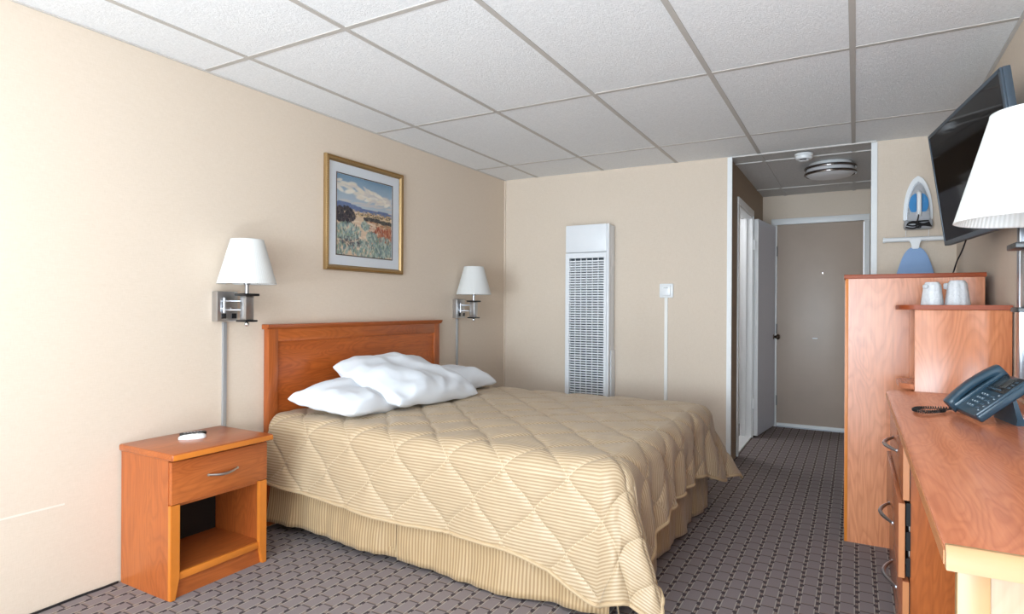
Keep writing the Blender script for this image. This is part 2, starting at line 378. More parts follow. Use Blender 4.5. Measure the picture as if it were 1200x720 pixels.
# wall angle trims
bm = bmesh.new(); bx(bm, XL, XL+.015, YN, 4.79, ZC-.003, ZC+.001); bx(bm, XR-.015, XR, YN, 4.86, ZC-.003, ZC+.001)
obj('wall_angle', bm, M['tbar_w'], ceil, sm=False)
# alcove grid
obj('wall_angle', box(AX0, AX1, yb(AX0)-.004, yb(AX0)+.022, ZC-.008, ZC+.004), M['tbar_w'], ceil, sm=False)
ax = [AX0, -.627, -.017, AX1]; ay = [yb(AX0)+.02, 5.10, 6.32, AY]
for y in ay[1:3]: obj('cross_bar', box(AX0, AX1, y-.008, y+.008, ZC-.004, ZC+.003), M['tbar_w'], ceil, sm=False)
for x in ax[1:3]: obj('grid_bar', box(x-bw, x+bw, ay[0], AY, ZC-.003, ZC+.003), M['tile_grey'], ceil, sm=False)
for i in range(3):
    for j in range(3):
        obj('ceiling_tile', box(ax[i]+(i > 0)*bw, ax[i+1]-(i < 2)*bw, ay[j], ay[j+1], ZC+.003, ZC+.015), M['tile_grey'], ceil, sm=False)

# ---- trims
struct('trim_1', box(AX0-.012, AX0+.022, yb(AX0)-.012, yb(AX0)+.008, 0, ZC-.004), M['white'], 'white corner strip where the heater wall meets the entry hall', cat='trim')
struct('trim_2', box(AX1-.03, AX1+.006, yb(AX1)-.014, yb(AX1)+.008, 0, ZC-.004), M['white'], 'white corner strip left of the hanging iron', cat='trim')
struct('trim_3', box(XL-.002, XL+.012, yb(XL)-.012, yb(XL)+.002, 0, ZC-.004), M['wall'], 'beige corner bead between the bed wall and the heater wall', cat='trim')
bm = bmesh.new(); bx(bm, XL-.001, XL+.0012, -.4, 1.25, .395, .402)  # thin paler strip on the wall surface
struct('trim_4', bm, plain('wall_pale_line', rgb(232, 222, 210), .6), 'thin pale line low on the bed wall beside the nightstand', cat='trim')
# bathroom doorway: casing, jamb, leaf
d2 = struct('door_2', prism([(-.825, 6.05), (-.790, 6.046), (-.713, 6.70), (-.748, 6.704)], .018, dz-.02), M['doorgrey'], 'open grey white bathroom door swung against the hall wall', cat='door')
o = obj('door_edge', prism([(-.826, 6.049), (-.789, 6.045), (-.7885, 6.050), (-.8255, 6.054)], .018, dz-.02), M['white'], d2)
for zz in (.32, 1.80):
    bm = box(AX0-.006, AX0+.028, 6.016, 6.022, zz-.045, zz+.045); tube([(AX0+.012, 6.03, zz-.05), (AX0+.012, 6.03, zz+.05)], .008, 8, bm)
    obj('hinge', bm, M['white'], d2)
kn = obj('door_knob', lathe([(.0, .06), (.018, .06), (.027, .05), (.028, .038), (.014, .024), (.011, .008), (.026, .006), (.026, 0)], 24, (0, 0, 0), 'x', cap=False), M['bronze'], d2)
kn.location = (-.722, 6.645, .92)
kn2 = obj('door_knob', lathe([(.0, -.06), (.018, -.06), (.027, -.05), (.028, -.038), (.014, -.024), (.011, -.008), (.026, -.006), (.026, 0)], 24, (0, 0, 0), 'x', cap=False), M['bronze'], d2)
kn2.location = (-.757, 6.645, .92)
bm = bmesh.new(); bx(bm, AX0+.0005, AX0+.014, dy0-.045, dy0-.001, 0, dz+.0005, bev=.002); bx(bm, AX0+.0005, AX0+.014, dy1+.001, dy1+.022, 0, dz+.0005, bev=.002); bx(bm, AX0+.0005, AX0+.014, dy0-.045, dy1+.022, dz+.001, dz+.055, bev=.002)
struct('trim_5', bm, M['white'], 'white casing around the bathroom doorway', cat='trim')
bm = bmesh.new(); bx(bm, AX0-.1, AX0+.004, dy1-.016, dy1-.0005, .0145, dz-.017); bx(bm, AX0-.1, AX0+.004, dy0+.0005, dy0+.016, .0145, dz-.017); bx(bm, AX0-.1, AX0+.004, dy0+.0005, dy1-.0005, dz-.016, dz-.0005); bx(bm, AX0-.06, AX0-.045, dy1-.028, dy1-.0165, .0145, dz-.017); bx(bm, AX0-.1, AX0+.004, dy0+.0005, dy1-.0005, .0005, .014)
struct('trim_6', bm, M['white'], 'white jamb and threshold inside the bathroom doorway', cat='trim')
# entry door
d1 = struct('door_1', box(-.695, .065, AY-.01, AY+.04, .03, 2.055, bev=.002), M['doorbrown'], 'closed flat taupe entry door in a white frame', cat='door')
obj('door_sweep', box(-.695, .065, AY-.03, AY-.008, .012, .042, bev=.003), M['white'], d1)
obj('peephole', lathe([(.009, 0), (.009, .006), (.003, .007)], 16, (-.283, AY-.01, 1.56), 'y'), M['chrome'], d1)
obj('room_notice', box(-.372, -.325, AY-.014, AY-.009, .905, .918, bev=.002), M['whitepl'], d1)
for zz in (.27, 1.0, 1.79):
    obj('hinge', tube([(-.70, AY-.018, zz-.05), (-.70, AY-.018, zz+.05)], .008, 8), M['nickel'], d1)
obj('door_handle', lathe([(.03, 0), (.03, .01), (.012, .02), (.012, .05), (.028, .055), (.03, .07), (.0, .08)], 24, (.01, AY-.01, .95), 'y'), M['bronze'], d1)
bm = bmesh.new(); yy0, yy1 = AY-.022, AY
bx(bm, -.755, -.70, yy0, yy1, 0, 2.0595, bev=.003); bx(bm, .07, .117, yy0, yy1, 0, 2.0595, bev=.003); bx(bm, -.755, .117, yy0, yy1, 2.06, 2.12, bev=.003)
struct('trim_7', bm, M['white'], 'white casing around the closed entry door', cat='trim')
struct('trim_8', box(-.70, .07, AY-.02, AY+.1, 0, .012), M['nickel'], 'metal threshold under the entry door', cat='trim')

bl = thing('bathroom_fill_light', 'added round ceiling light, unseen inside the bathroom beyond the side doorway', 'light', (-1.5, 5.7, ZC-.002))  # unseen fitting added to go with the bathroom fill
obj('base', lathe([(.14, 0), (.14, -.02)], 32), M['white'], bl, local=True)
o = obj('glass_dome', lathe([(.13, -.02), (.12, -.05), (.07, -.08), (.001, -.09)], 32, cap=False), M['opal'], bl, local=True)
l = bpy.data.lights.new('bathroom_fill', 'POINT'); l.energy = 14; l.shadow_soft_size = .12; l.color = (.92, .96, 1); o = bpy.data.objects.new('bathroom_fill', l); COL.objects.link(o); o.location = (-1.5, 5.7, ZC-.25)  # added point light that spills into the hall
# ================================================================ hall ceiling light and smoke detector
t = thing('ceiling_light', 'round flush ceiling light with two chrome bands in the entry hall', 'light', (-.18, 5.42, ZC-.024))
obj('mounting_plate', lathe([(.15, .0235), (.17, -.012)], 48), M['white'], t, local=True)
obj('diffuser', lathe([(.170, -.010), (.172, -.062), (.150, -.078), (.09, -.088), (.0001, -.092)], 64, cap=False), M['opal'], t, local=True)
for z in (-.014, -.058):
    obj('chrome_band', lathe([(.174, z+.010), (.186, z+.008), (.188, z), (.186, z-.008), (.174, z-.010)], 64, cap=False), M['bandmetal'], t, local=True)
t = thing('smoke_detector', 'round white smoke detector on the hall ceiling', 'smoke detector', (-.338, 4.975, ZC-.004))
obj('base', lathe([(.062, 0), (.062, -.012), (.058, -.014)], 40), M['whitepl'], t, local=True)
obj('housing', lathe([(.056, -.012), (.058, -.030), (.052, -.040), (.034, -.043)], 40), M['whitepl'], t, local=True)
obj('vent', lathe([(.033, -.040), (.033, -.050), (.026, -.054)], 24), M['whitepl'], t, local=True)
obj('vent_slot', box(-.026, .02, -.036, -.030, -.050, -.043), M['dark'], t, local=True)

t = thing('overhead_fill_panel', 'added flat square panel behind the camera, housing the overhead fill', 'light', (-.6, .2, ZC-.002))  # unseen panel added as a housing for the overhead fill
obj('frame', box(-.64, .64, -.64, .64, -.02, -.002), M['white'], t, local=True)
# ================================================================ wall heater
hx0, hx1, hyf = -2.12, -1.735, 4.655
hyb = yb(-1.93)
t = thing('wall_heater', 'tall white louvred wall heater standing on the far wall', 'heater', (-1.93, hyb, 0))
bm = bmesh.new()
fy = hyf+.012
bx(bm, hx0+.004, hx1-.004, fy+.0305, hyb-.002, .04, 1.885, bev=.004)           # back box
obj('body', bm, M['heater'], t)
bm = bmesh.new()
bx(bm, hx0, hx1-.0225, hyf, fy+.0295, 1.662, 1.89, bev=.006)
obj('top_panel', bm, M['heater'], t)
bm = bmesh.new(); st = .035
bx(bm, hx0, hx0+st, hyf, fy+.03, .06, 1.658); bx(bm, hx1-st-.01, hx1-.022, hyf, fy+.03, .06, 1.658)
bx(bm, hx0+st, hx1-st-.01, hyf, fy+.03, 1.615, 1.658); bx(bm, hx0+st, hx1-st-.01, hyf, fy+.03, .06, .14)
bx(bm, hx1-.021, hx1, hyf-.002, fy+.03, .06, 1.89, bev=.006)
obj('grille_frame', bm, M['heater'], t)
obj('grille_backing', box(hx0+st-.002, hx1-st, fy+.022, fy+.029, .13, 1.62), M['heatdark'], t)
slat = None; zz = .155; n = 0
while zz < 1.61:
    if slat is None:
        bm = bmesh.new(); q = Vector((0, 0, 0))
        v = [(-.0, 0), (.012, -.006), (.012, .0035), (.0, .0085)]
        prism([(hyf+.004, -.0045), (hyf+.016, -.009), (hyf+.016, -.002), (hyf+.004, .0045)], hx0+st-.001, hx1-st-.009, 'yz', bm=bm)
        slat = obj('slat', bm, M['heater'], t, origin=(-1.93, hyf, 0)); slat.location.z = zz
    else:
        s_ = slat.copy(); COL.objects.link(s_); s_.location.z = zz
    n += 1; zz += .0205
for i in range(1, 6):
    x = hx0+st+(hx1-hx0-2*st-.01)*i/6
    obj('grille_divider', box(x-.002, x+.002, hyf+.003, hyf+.014, .14, 1.615), M['heater'], t, sm=False)
bm = box(hx1-.002, hx1+.004, 4.70, hyb-.002, .05, .86, bev=.002); obj('side_cover', bm, M['heater'], t)
# thermostat and its raceway
t = thing('thermostat', 'small square white thermostat on the far wall', 'thermostat', (-1.31, yb(-1.31), 1.345))
y = yb(-1.31)
obj('back_plate', box(-1.366, -1.256, y-.014, y, 1.288, 1.400, bev=.008), M['whitepl'], t)
obj('cover', box(-1.350, -1.272, y-.030, y-.012, 1.304, 1.386, bev=.006), M['whitepl'], t)
obj('dial_window', box(-1.328, -1.294, y-.032, y-.029, 1.362, 1.372), M['race'], t)
tag(obj('wall_raceway', box(-1.326, -1.299, y-.012, y, .02, 1.289, bev=.003), M['racew']), 'white vertical cable raceway running down from the thermostat', 'raceway')

# ================================================================ headboard
t = thing('headboard', 'cherry wood headboard standing against the wall behind the pillows', 'headboard', (-2.76, 2.96, 0))
h0, h1 = 2.195, 3.735
obj('panel', box(-2.775, -2.757, h0+.03, h1-.03, .25, 1.06), M['hb_panel'], t)
for y0, y1 in ((h0, h0+.062), (h1-.062, h1)): obj('stile', box(-2.782, -2.742, y0, y1, 0.02, 1.082, bev=.003), M['wood_v'], t)
obj('top_rail', box(-2.781, -2.743, h0+.06, h1-.06, 1.012, 1.082, bev=.003), M['wood_y'], t)
obj('cap_moulding', prism([(-2.783, 1.080), (-2.738, 1.080), (-2.726, 1.094), (-2.722, 1.106), (-2.783, 1.106)], h0-.014, h1+.014, 'xz', bev=.002), M['wood_y'], t)

# ================================================================ bed
bed = thing('bed', 'wide bed with striped gold skirt under the quilted comforter', 'bed', (-1.75, 3.03, 0))
bxh, bxf, byn, byf = -2.735, -.82, 2.235, 3.83
obj('box_spring', box(bxh, bxf, byn, byf, .14, .36, bev=.02), M['mattress'], bed)
obj('mattress', box(bxh, bxf+.01, byn-.005, byf+.005, .362, .595, bev=.06, seg=4), M['mattress'], bed)
for x in (-2.6, -1.2):
    for y in (2.55, 3.55): obj('leg', lathe([(.03, 0), (.03, .14)], 16, (x, y, 0)), M['black'], bed)
obj('bed_frame', box(bxh+.02, bxf-.02, byn+.02, byf-.02, .11, .14), M['black'], bed)
def skirt(path, z0, z1, seed, ph=0):
    """path: list of (x,y,nx,ny) ; waves grow towards the hem"""
    bm = bmesh.new(); uvl = bm.loops.layers.uv.new('UVMap'); rows = 16; grid = []
    s = 0; S_ = []; prev = None
    for p in path:
        if prev: s += math.hypot(p[0]-prev[0], p[1]-prev[1])
        S_.append(s); prev = p
    for i, (x, y, nx, ny) in enumerate(path):
        col = []
        for j in range(rows+1):
            f = j/rows; u = S_[i]
            w = (.012*math.sin(u*11+seed)+.006*math.sin(u*27+seed*2+2*math.sin(u*5))+.003*math.sin(u*63+1.3*seed+f*2))*f**1.2
            w += .014*noise.noise(Vector((u*8, f*1.2, seed+5)))*f
            w += .012*noise.noise(Vector((u*3, f*2, seed)))*f+.004*noise.noise(Vector((u*16, f*3, seed)))
            out = .002+.026*f+w; zb = z0+.010*math.sin(u*5+seed)
            col.append(bm.verts.new((x+nx*out, y+ny*out, z1+(zb-z1)*f)))
        grid.append(col)
    for i in range(len(path)-1):
        for j in range(rows):
            f = bm.faces.new((grid[i][j], grid[i][j+1], grid[i+1][j+1], grid[i+1][j]))
            for l, (a, b) in zip(f.loops, ((i, j), (i, j+1), (i+1, j+1), (i+1, j))): l[uvl].uv = (S_[a], b/rows*.35)
    return bm
def line(x0, y0, x1, y1, nx, ny, n, pleats=False):
    return [(x0+(x1-x0)*i/n, y0+(y1-y0)*i/n, nx, ny) for i in range(n+1)]
def addskirt(bm):
    o = obj('skirt_panel', bm, M['skirt'], bed); m_ = o.modifiers.new('thick', 'SOLIDIFY'); m_.thickness = .004; return o
addskirt(skirt(line(-2.735, 2.222, -1.862, 2.217, 0, -1, 120), .045, .40, 1.0))
addskirt(skirt(line(-1.850, 2.217, -.81, 2.222, 0, -1, 140), .02, .40, 2.2))
addskirt(skirt(line(-1.93, 2.243, -1.78, 2.243, 0, -1, 12), .03, .40, 0.2))      # inner fold behind the slit
addskirt(skirt(line(-.81, 2.235, -.81, 3.84, 1, 0, 150), .025, .40, 4.1))
addskirt(skirt(line(-.81, 3.84, -2.735, 3.84, 0, 1, 150), .04, .40, 6.1))

# ================================================================ comforter
def comforter():
    ztop, R = .612, .085
    xh, xf, yn, yf = -2.72, -.845, 2.268, 3.80           # flat part of the top
    NU, NV, NH = 280, 225, 84
    def Ln(u): return .385+.06*min(1, u/.9)+.145*math.exp(-((1.93-u)/.26)**2)      # drop on near side, longer towards the foot
    def Lf(v):                                                        # drop on the foot side
        w = v/(yf-yn); return .385+.13*math.exp(-(w/.16)**2)+.10*math.exp(-((1-w)/.13)**2)
    Lr = .42
    us = [(xf-xh)*i/NU for i in range(NU+1)]; us_h = [(i+1)/NH for i in range(NH)]
    cols = [(u, 0) for u in us]+[((xf-xh), t_) for t_ in us_h]
    rows = [(0.0, -t_) for t_ in reversed(us_h)]+[((yf-yn)*j/NV, 0) for j in range(NV+1)]+[((yf-yn), t_) for t_ in us_h]
    nu, nv = len(cols), len(rows); P = np.zeros((nu, nv, 3)); UV = np.zeros((nu, nv, 2))
    def prof(d, flare):
        if d <= 0: return 0, 0
        a = d/R
        if a < PI/2-.02: return R*math.sin(a), R*(1-math.cos(a))
        e = d-R*(PI/2); return R+e*math.sin(flare), R+e*math.cos(flare)
    for i, (u, tu) in enumerate(cols):
        for j, (v, tv) in enumerate(rows):
            du = tu*Lf(v); dv = abs(tv)*(Ln(u) if tv < 0 else Lr); s = -1 if tv < 0 else 1
            x, y = xh+u, yn+v
            wz = .006*noise.noise(Vector((x*2.5, y*2.5, 0)))+.003*noise.noise(Vector((x*7, y*7, 3)))
            # plumper crown and a soft dip at the edges
            crown = .012*(1-((y-(yn+yf)/2)/((yf-yn)/2))**4)*min(1, max(0, (xf-x)/.35))
            if du == 0 and dv == 0: p = (x, y, ztop+crown+wz)
            elif du == 0:
                fl = .06+.04*math.sin(u*3.1+.5)
                o_, dn = prof(dv, fl); g = min(1, dv/.35)
                o_ += g*(.010*math.sin(u*9+1)+.012*noise.noise(Vector((u*3, dv*3, 5))))
                p = (x, y+s*o_, ztop-dn+wz*(1-g))
            elif dv == 0:
                fl = .05+.05*math.sin(v*4+1); o_, dn = prof(du, fl); g = min(1, du/.35)
                fold = .016*math.sin(v*15+.6)+.013*math.sin(v*31+2)+.02*noise.noise(Vector((v*5, du*2, 9)))
                edge = min(1, v/.25)*min(1, (yf-yn-v)/.2)
                o_ += g*fold*(.3+.7*edge)
                o_ += .05*math.exp(-((1-v/(yf-yn))/.12)**2)*g*du/.4+.03*min(1, du/.4)*math.exp(-v/.12)
                p = (x+o_, y, ztop-dn+wz*(1-g))
            else:
                r = math.hypot(du, dv); phi = math.atan2(du, dv)          # 0 = near/far side, pi/2 = foot side
                q = phi/(PI/2)
                if s < 0:      # near corner: a flap folded along the foot side
                    lobe = math.sin(2*phi); re_ = r*(1-.20*lobe)
                    th = PI/2*q**.62
                    fl = .06+.30*lobe**1.2+.06*math.sin(q*PI*5)*lobe; o_, dn = prof(re_, fl)
                    o_ += .03*q*min(1, r/.4)
                    py_ = yn-o_*math.cos(th)+.06*lobe*q*max(0, r-.15)/.4
                    p = (xf+o_*math.sin(th), py_, ztop-dn)
                else:          # far corner: a full ear standing away
                    lobe = math.sin(2*phi)**1.3
                    ang = phi
                    fl = .07+.62*lobe; o_, dn = prof(r, fl)
                    p = (xf+o_*math.sin(ang)*.72, yf+o_*math.cos(ang), ztop-dn)
            P[i, j] = p
            UV[i, j] = (u+du, v+s*dv)
    # stitched diamonds
    du_ = np.gradient(P, axis=0); dv_ = np.gradient(P, axis=1); N = np.cross(du_, dv_); N /= np.linalg.norm(N, axis=2, keepdims=True)+1e-9
    U, V = UV[..., 0], UV[..., 1]; pu, pv = .29, .30
    V2 = V+.42
    a = U/pu+V2/pv+.02*np.sin(2*PI*(U/pu-V2/pv)); b = U/pu-V2/pv+.02*np.sin(2*PI*(U/pu+V2/pv))
    da = np.abs(a-np.round(a)); db = np.abs(b-np.round(b)); sc = 1/math.hypot(1/pu, 1/pv)
    d = np.minimum(da, db)*sc
    puff = .0075*(1-np.exp(-(d/.010)))+.006*(1-np.exp(-(d/.05)))
    thread = np.zeros_like(puff)
    wr = np.zeros_like(puff)
    for i in range(nu):
        for j in range(nv):
            wr[i, j] = noise.noise(Vector((U[i, j]*9, V[i, j]*16, 2)))*.0035+noise.noise(Vector((U[i, j]*26, V[i, j]*30, 7)))*.0014
    P += N*(puff+wr*np.minimum(1, d/.02))[..., None]
    P[..., 2] = np.maximum(P[..., 2], .018)
    bm = bmesh.new(); uvl = bm.loops.layers.uv.new('UVMap')
    vs = [[bm.verts.new(P[i, j]) for j in range(nv)] for i in range(nu)]
    for i in range(nu-1):
        for j in range(nv-1):
            f = bm.faces.new((vs[i][j], vs[i+1][j], vs[i+1][j+1], vs[i][j+1]))
            for l, (a_, b_) in zip(f.loops, ((i, j), (i+1, j), (i+1, j+1), (i, j+1))): l[uvl].uv = UV[a_, b_]
    o = obj('comforter', bm, [M['quilt'], M['lining']], None)
    for pol in o.data.polygons: pol.use_smooth = True
    m_ = o.modifiers.new('thick', 'SOLIDIFY'); m_.thickness = .008; m_.offset = -1; m_.material_offset = 1; m_.material_offset_rim = 0
    edge = [P[i, 0] for i in range(0, nu, 2)]+[P[nu-1, j] for j in range(0, nv, 2)]+[P[nu-1-i, nv-1] for i in range(0, nu, 2)]
    out = [Vector(edge[0])]
    for e in edge[1:]:
        if (Vector(e)-out[-1]).length > .008: out.append(Vector(e))
    h = obj('hem_binding', tube(out, .0085, 8), M['binding'], o)
    return tag(o, 'gold striped quilted comforter draped over the bed', 'comforter')
comf = comforter()

# ================================================================ pillows
def pillow(name, label, loc, rot, w, l, h, seed, flat=.0):
    n = 56; bm = bmesh.new(); P = {}
    for side in (1, -1):
        for i in range(n+1):
            for j in range(n+1):
                a, b = 2*i/n-1, 2*j/n-1
                e = (max(0, 1-abs(a)**2.6)*max(0, 1-abs(b)**2.6))**.44
                pin = 1-.055*(1-abs(a)**2)*abs(b)**6
                x = a*w/2*(1-.06*(1-b*b)*abs(a)**5); y = b*l/2*(1-.05*(1-a*a)*abs(b)**5)
                z = side*h/2*e*(1 if side > 0 else .62); cf = 1-.075*(a*a*b*b)**1.5; x *= cf; y *= cf
                z += (.034*noise.noise(Vector((x*5+seed, y*5, seed)))+.016*noise.noise(Vector((x*11+seed, y*8, seed)))+.018*(.5-abs(noise.noise(Vector((x*7+y*5+seed, y*6-x*3, seed+3))))))*min(1, e*2)*(1 if side > 0 else .3)
                x += .020*noise.noise(Vector((y*5, seed, 1)))*abs(a)**3; y += .022*noise.noise(Vector((x*6, seed, 2)))*abs(b)**3
                # creases running in from the corners
                cr = math.sin((a*b)*16+seed)*.004*min(1, e*2.2)*abs(a*b)**.5
                z += cr
                k_ = (i, j, side) if 0 < i < n and 0 < j < n else (i, j, 0)
                if k_ not in P:
                    if k_[2] == 0: z = .006*math.sin(12*(a+b)+seed)
                    P[k_] = bm.verts.new((x, y, z))
    g = lambda i, j, s: P.get((i, j, s)) or P[(i, j, 0)]
    for s in (1, -1):
        for i in range(n):
            for j in range(n):
                q = [g(i, j, s), g(i+1, j, s), g(i+1, j+1, s), g(i, j+1, s)]
                bm.faces.new(q if s > 0 else q[::-1])
    o = obj(name, bm, M['linen'], None, local=True)
    for p in o.data.polygons: p.use_smooth = True
    o.location = loc; o.rotation_euler = rot
    o.modifiers.new('sub', 'SUBSURF').levels = 1; o.modifiers['sub'].render_levels = 1
    return tag(o, label, 'pillow')
pillow('pillow', 'white pillow lying flat nearest the nightstand, left of the three', (-2.44, 2.60, .685), (.0, math.radians(5), math.radians(4)), .50, .76, .19, 1.3)
pillow('pillow', 'white pillow mostly hidden, its corner poking out farthest from the nightstand', (-2.47, 3.40, .685), (0, math.radians(5), math.radians(-5)), .44, .74, .17, 4.7)
pillow('pillow', 'plump rumpled white pillow lying on top across the other two', (-2.37, 2.90, .755), (math.radians(-2), math.radians(19), math.radians(-3)), .60, .80, .20, 8.2)

# ================================================================ nightstand
ns = thing('nightstand', 'cherry nightstand with one drawer and open shelf beside the bed', 'nightstand', (-2.6, 1.70, 0))
nx0, nx1, ny0, ny1 = -2.775, -2.412, 1.463, 1.925
obj('side_panel', box(nx0, nx1-.018, ny0, ny0+.018, 0, .574), M['wood_v'], ns)
obj('side_panel', box(nx0, nx1-.018, ny1-.018, ny1, 0, .574), M['wood_v'], ns)
for s, y0 in ((1, ny0), (-1, ny1)):
    w = .040
    bm = prism([(y0, 0), (y0+s*.022, 0), (y0+s*.030, .04), (y0+s*w, .09), (y0+s*w, .388), (y0, .388)], nx1-.020, nx1, 'yz', bev=.002)
    obj('front_stile', bm, M['edge'], ns)
obj('tabletop', box(nx0-.002, nx1+.030, ny0-.012, ny1+.012, .574, .604, bev=.008, seg=3), M['wood_y'], ns)
obj('top_edge_band', box(nx1+.0295, nx1+.0325, ny0-.008, ny1+.008, .578, .600, bev=.001), M['edge'], ns)
obj('shelf', box(nx0, nx1-.022, ny0+.018, ny1-.018, .082, .102), M['wood_y'], ns)
obj('shelf_edge', box(nx1-.022, nx1-.006, ny0+.038, ny1-.038, .074, .104, bev=.002), M['edge'], ns)
obj('kick_board', box(nx1-.030, nx1-.018, ny0+.02, ny1-.02, 0, .074), M['wood_y'], ns)
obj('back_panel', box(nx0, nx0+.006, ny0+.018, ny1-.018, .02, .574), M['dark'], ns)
obj('divider', box(nx0, nx1-.02, ny0+.018, ny1-.018, .375, .392), M['wood_y'], ns)
dr = obj('drawer', box(nx1-.020, nx1+.002, ny0+.002, ny1-.002, .392, .566, bev=.002), M['wood_y'], ns)
def bow_handle(y0, y1, z, x, out, r=.005, sag=0):
    n = 14; pts = []; rr = []
    for i in range(n+1):
        t = i/n; e = math.sin(PI*t)
        pts.append((x+out*e, y0+(y1-y0)*t, z+sag*e)); rr.append(r*(.75+.5*e))
    bm = tube(pts, rr, 8)
    for y in (y0, y1): bm = tube([(x-.003*(1 if out > 0 else -1), y, z), (x+.004*(1 if out > 0 else -1), y, z)], r*1.2, 8, bm)
    return bm
obj('handle', bow_handle(1.625, 1.765, .480, nx1+.002, .022, .005, -.006), M['steel'], dr)
# things on it
t = thing('remote_control', 'white teardrop shaped bed remote lying on the nightstand', 'remote', (-2.60, 1.69, .6045), math.radians(0))
def blob_outline(n, fx): return [fx(2*PI*i/n) for i in range(n)]
rc = []
for i in range(40):
    a = 2*PI*i/40; x = .043*math.cos(a); y = .030*math.sin(a)
    if x < 0: x *= 1.6; y *= (1-.62*min(1, -x/.06))
    rc.append((x, y))
def lens(outline, h, bm=None, z=0, steps=6):
    bm = bm or bmesh.new(); cx = 0; rings = []
    prof = [(1.0, 0), (1.02, .25), (1.0, .5), (.92, .75), (.75, .92), (.45, 1.0)]
    for s, f in prof: rings.append([bm.verts.new((x*s, y*s, z+h*f)) for x, y in outline])
    n = len(outline)
    for A, B in zip(rings, rings[1:]):
        for i in range(n): bm.faces.new((A[i], A[(i+1) % n], B[(i+1) % n], B[i]))
    bm.faces.new(rings[0][::-1]); bm.faces.new(rings[-1]); return bm
o = obj('case', lens(rc, .020), M['whitepl'], t, local=True)
for dx in (-.005, .016): obj('button', lathe([(.006, .019), (.006, .0215), (.004, .022)], 12, (dx, 0, 0)), M['irongrey'], t, local=True)
t.rotation_euler = (0, 0, math.radians(62))
t = thing('remote_control', 'small dark remote lying behind the white teardrop remote', 'remote', (-2.668, 1.722, .6045), math.radians(72))
obj('case', box(-.055, .055, -.016, .016, 0, .015, bev=.005), M['black'], t, local=True)
for i in range(6):
    obj('button', box(-.04+.014*i, -.033+.014*i, -.008, .008, .0145, .017, bev=.001), M['irongrey'], t, local=True)

# ================================================================ framed picture
py0, py1, pz0, pz1 = 2.613, 3.328, 1.428, 2.128
pic = thing('framed_picture', 'gilt framed desert landscape print above the headboard', 'picture', (XL, 2.97, pz0))
fw = .034
prof = [(0, 0), (0, .018), (.004, .026), (.010, .022), (.014, .026), (.024, .024), (.030, .014), (fw, .010), (fw, 0)]
def frame_side(p, q):   # mitred moulding between two corners, inward to the centre
    cy, cz = (py0+py1)/2, (pz0+pz1)/2; bm = bmesh.new(); A = []; B = []
    for ins, hgt in prof:
        for pt, arr in ((p, A), (q, B)):
            sy = 1 if pt[0] < cy else -1; sz = 1 if pt[1] < cz else -1
            arr.append(bm.verts.new((XL+.001+hgt, pt[0]+sy*ins, pt[1]+sz*ins)))
    n = len(prof)
    for i in range(n): bm.faces.new((A[i], A[(i+1) % n], B[(i+1) % n], B[i]))
    bm.faces.new(A); bm.faces.new(B[::-1]); bmesh.ops.recalc_face_normals(bm, faces=bm.faces[:]); return bm
c4 = [(py0, pz0), (py1, pz0), (py1, pz1), (py0, pz1)]
for i in range(4): obj('frame_side', frame_side(c4[i], c4[(i+1) % 4]), M['gold'], pic)
bm = bmesh.new()
def beads(y0, z0, y1, z1):
    L_ = math.hypot(y1-y0, z1-z0); n = int(L_/.011)
    for i in range(n):
        f = (i+.5)/n; y, z = y0+(y1-y0)*f, z0+(z1-z0)*f
        t_ = bmesh.new(); bmesh.ops.create_icosphere(t_, subdivisions=1, radius=.0042); merge(bm, t_, Matrix.Translation((XL+.025, y, z)))
i_ = .010
for a, b in zip(c4, c4[1:]+c4[:1]):
    f = lambda p: (p[0]+(i_ if p[0] == py0 else -i_), p[1]+(i_ if p[1] == pz0 else -i_))
    beads(*f(a), *f(b))
o = obj('beading', bm, M['goldd'], pic); o['kind'] = 'stuff'
qy0, qy1, qz0, qz1 = 2.712, 3.222, 1.528, 2.028
bm = bmesh.new(); iy0, iy1, iz0, iz1 = py0+fw-.004, py1-fw+.004, pz0+fw-.004, pz1-fw+.004
bx(bm, XL+.002, XL+.010, iy0, qy0, iz0, iz1); bx(bm, XL+.002, XL+.010, qy1, iy1, iz0, iz1); bx(bm, XL+.002, XL+.010, qy0, qy1, iz0, qz0); bx(bm, XL+.002, XL+.010, qy0, qy1, qz1, iz1)
obj('mat_board', bm, M['mat'], pic, sm=False)
bm = bmesh.new(); e = .006
bx(bm, XL+.009, XL+.012, qy0-e, qy0, qz0-e, qz1+e); bx(bm, XL+.009, XL+.012, qy1, qy1+e, qz0-e, qz1+e); bx(bm, XL+.009, XL+.012, qy0, qy1, qz0-e, qz0); bx(bm, XL+.009, XL+.012, qy0, qy1, qz1, qz1+e)
obj('inner_fillet', bm, plain('dark_fillet', rgb(92, 72, 62), .5), pic, sm=False)
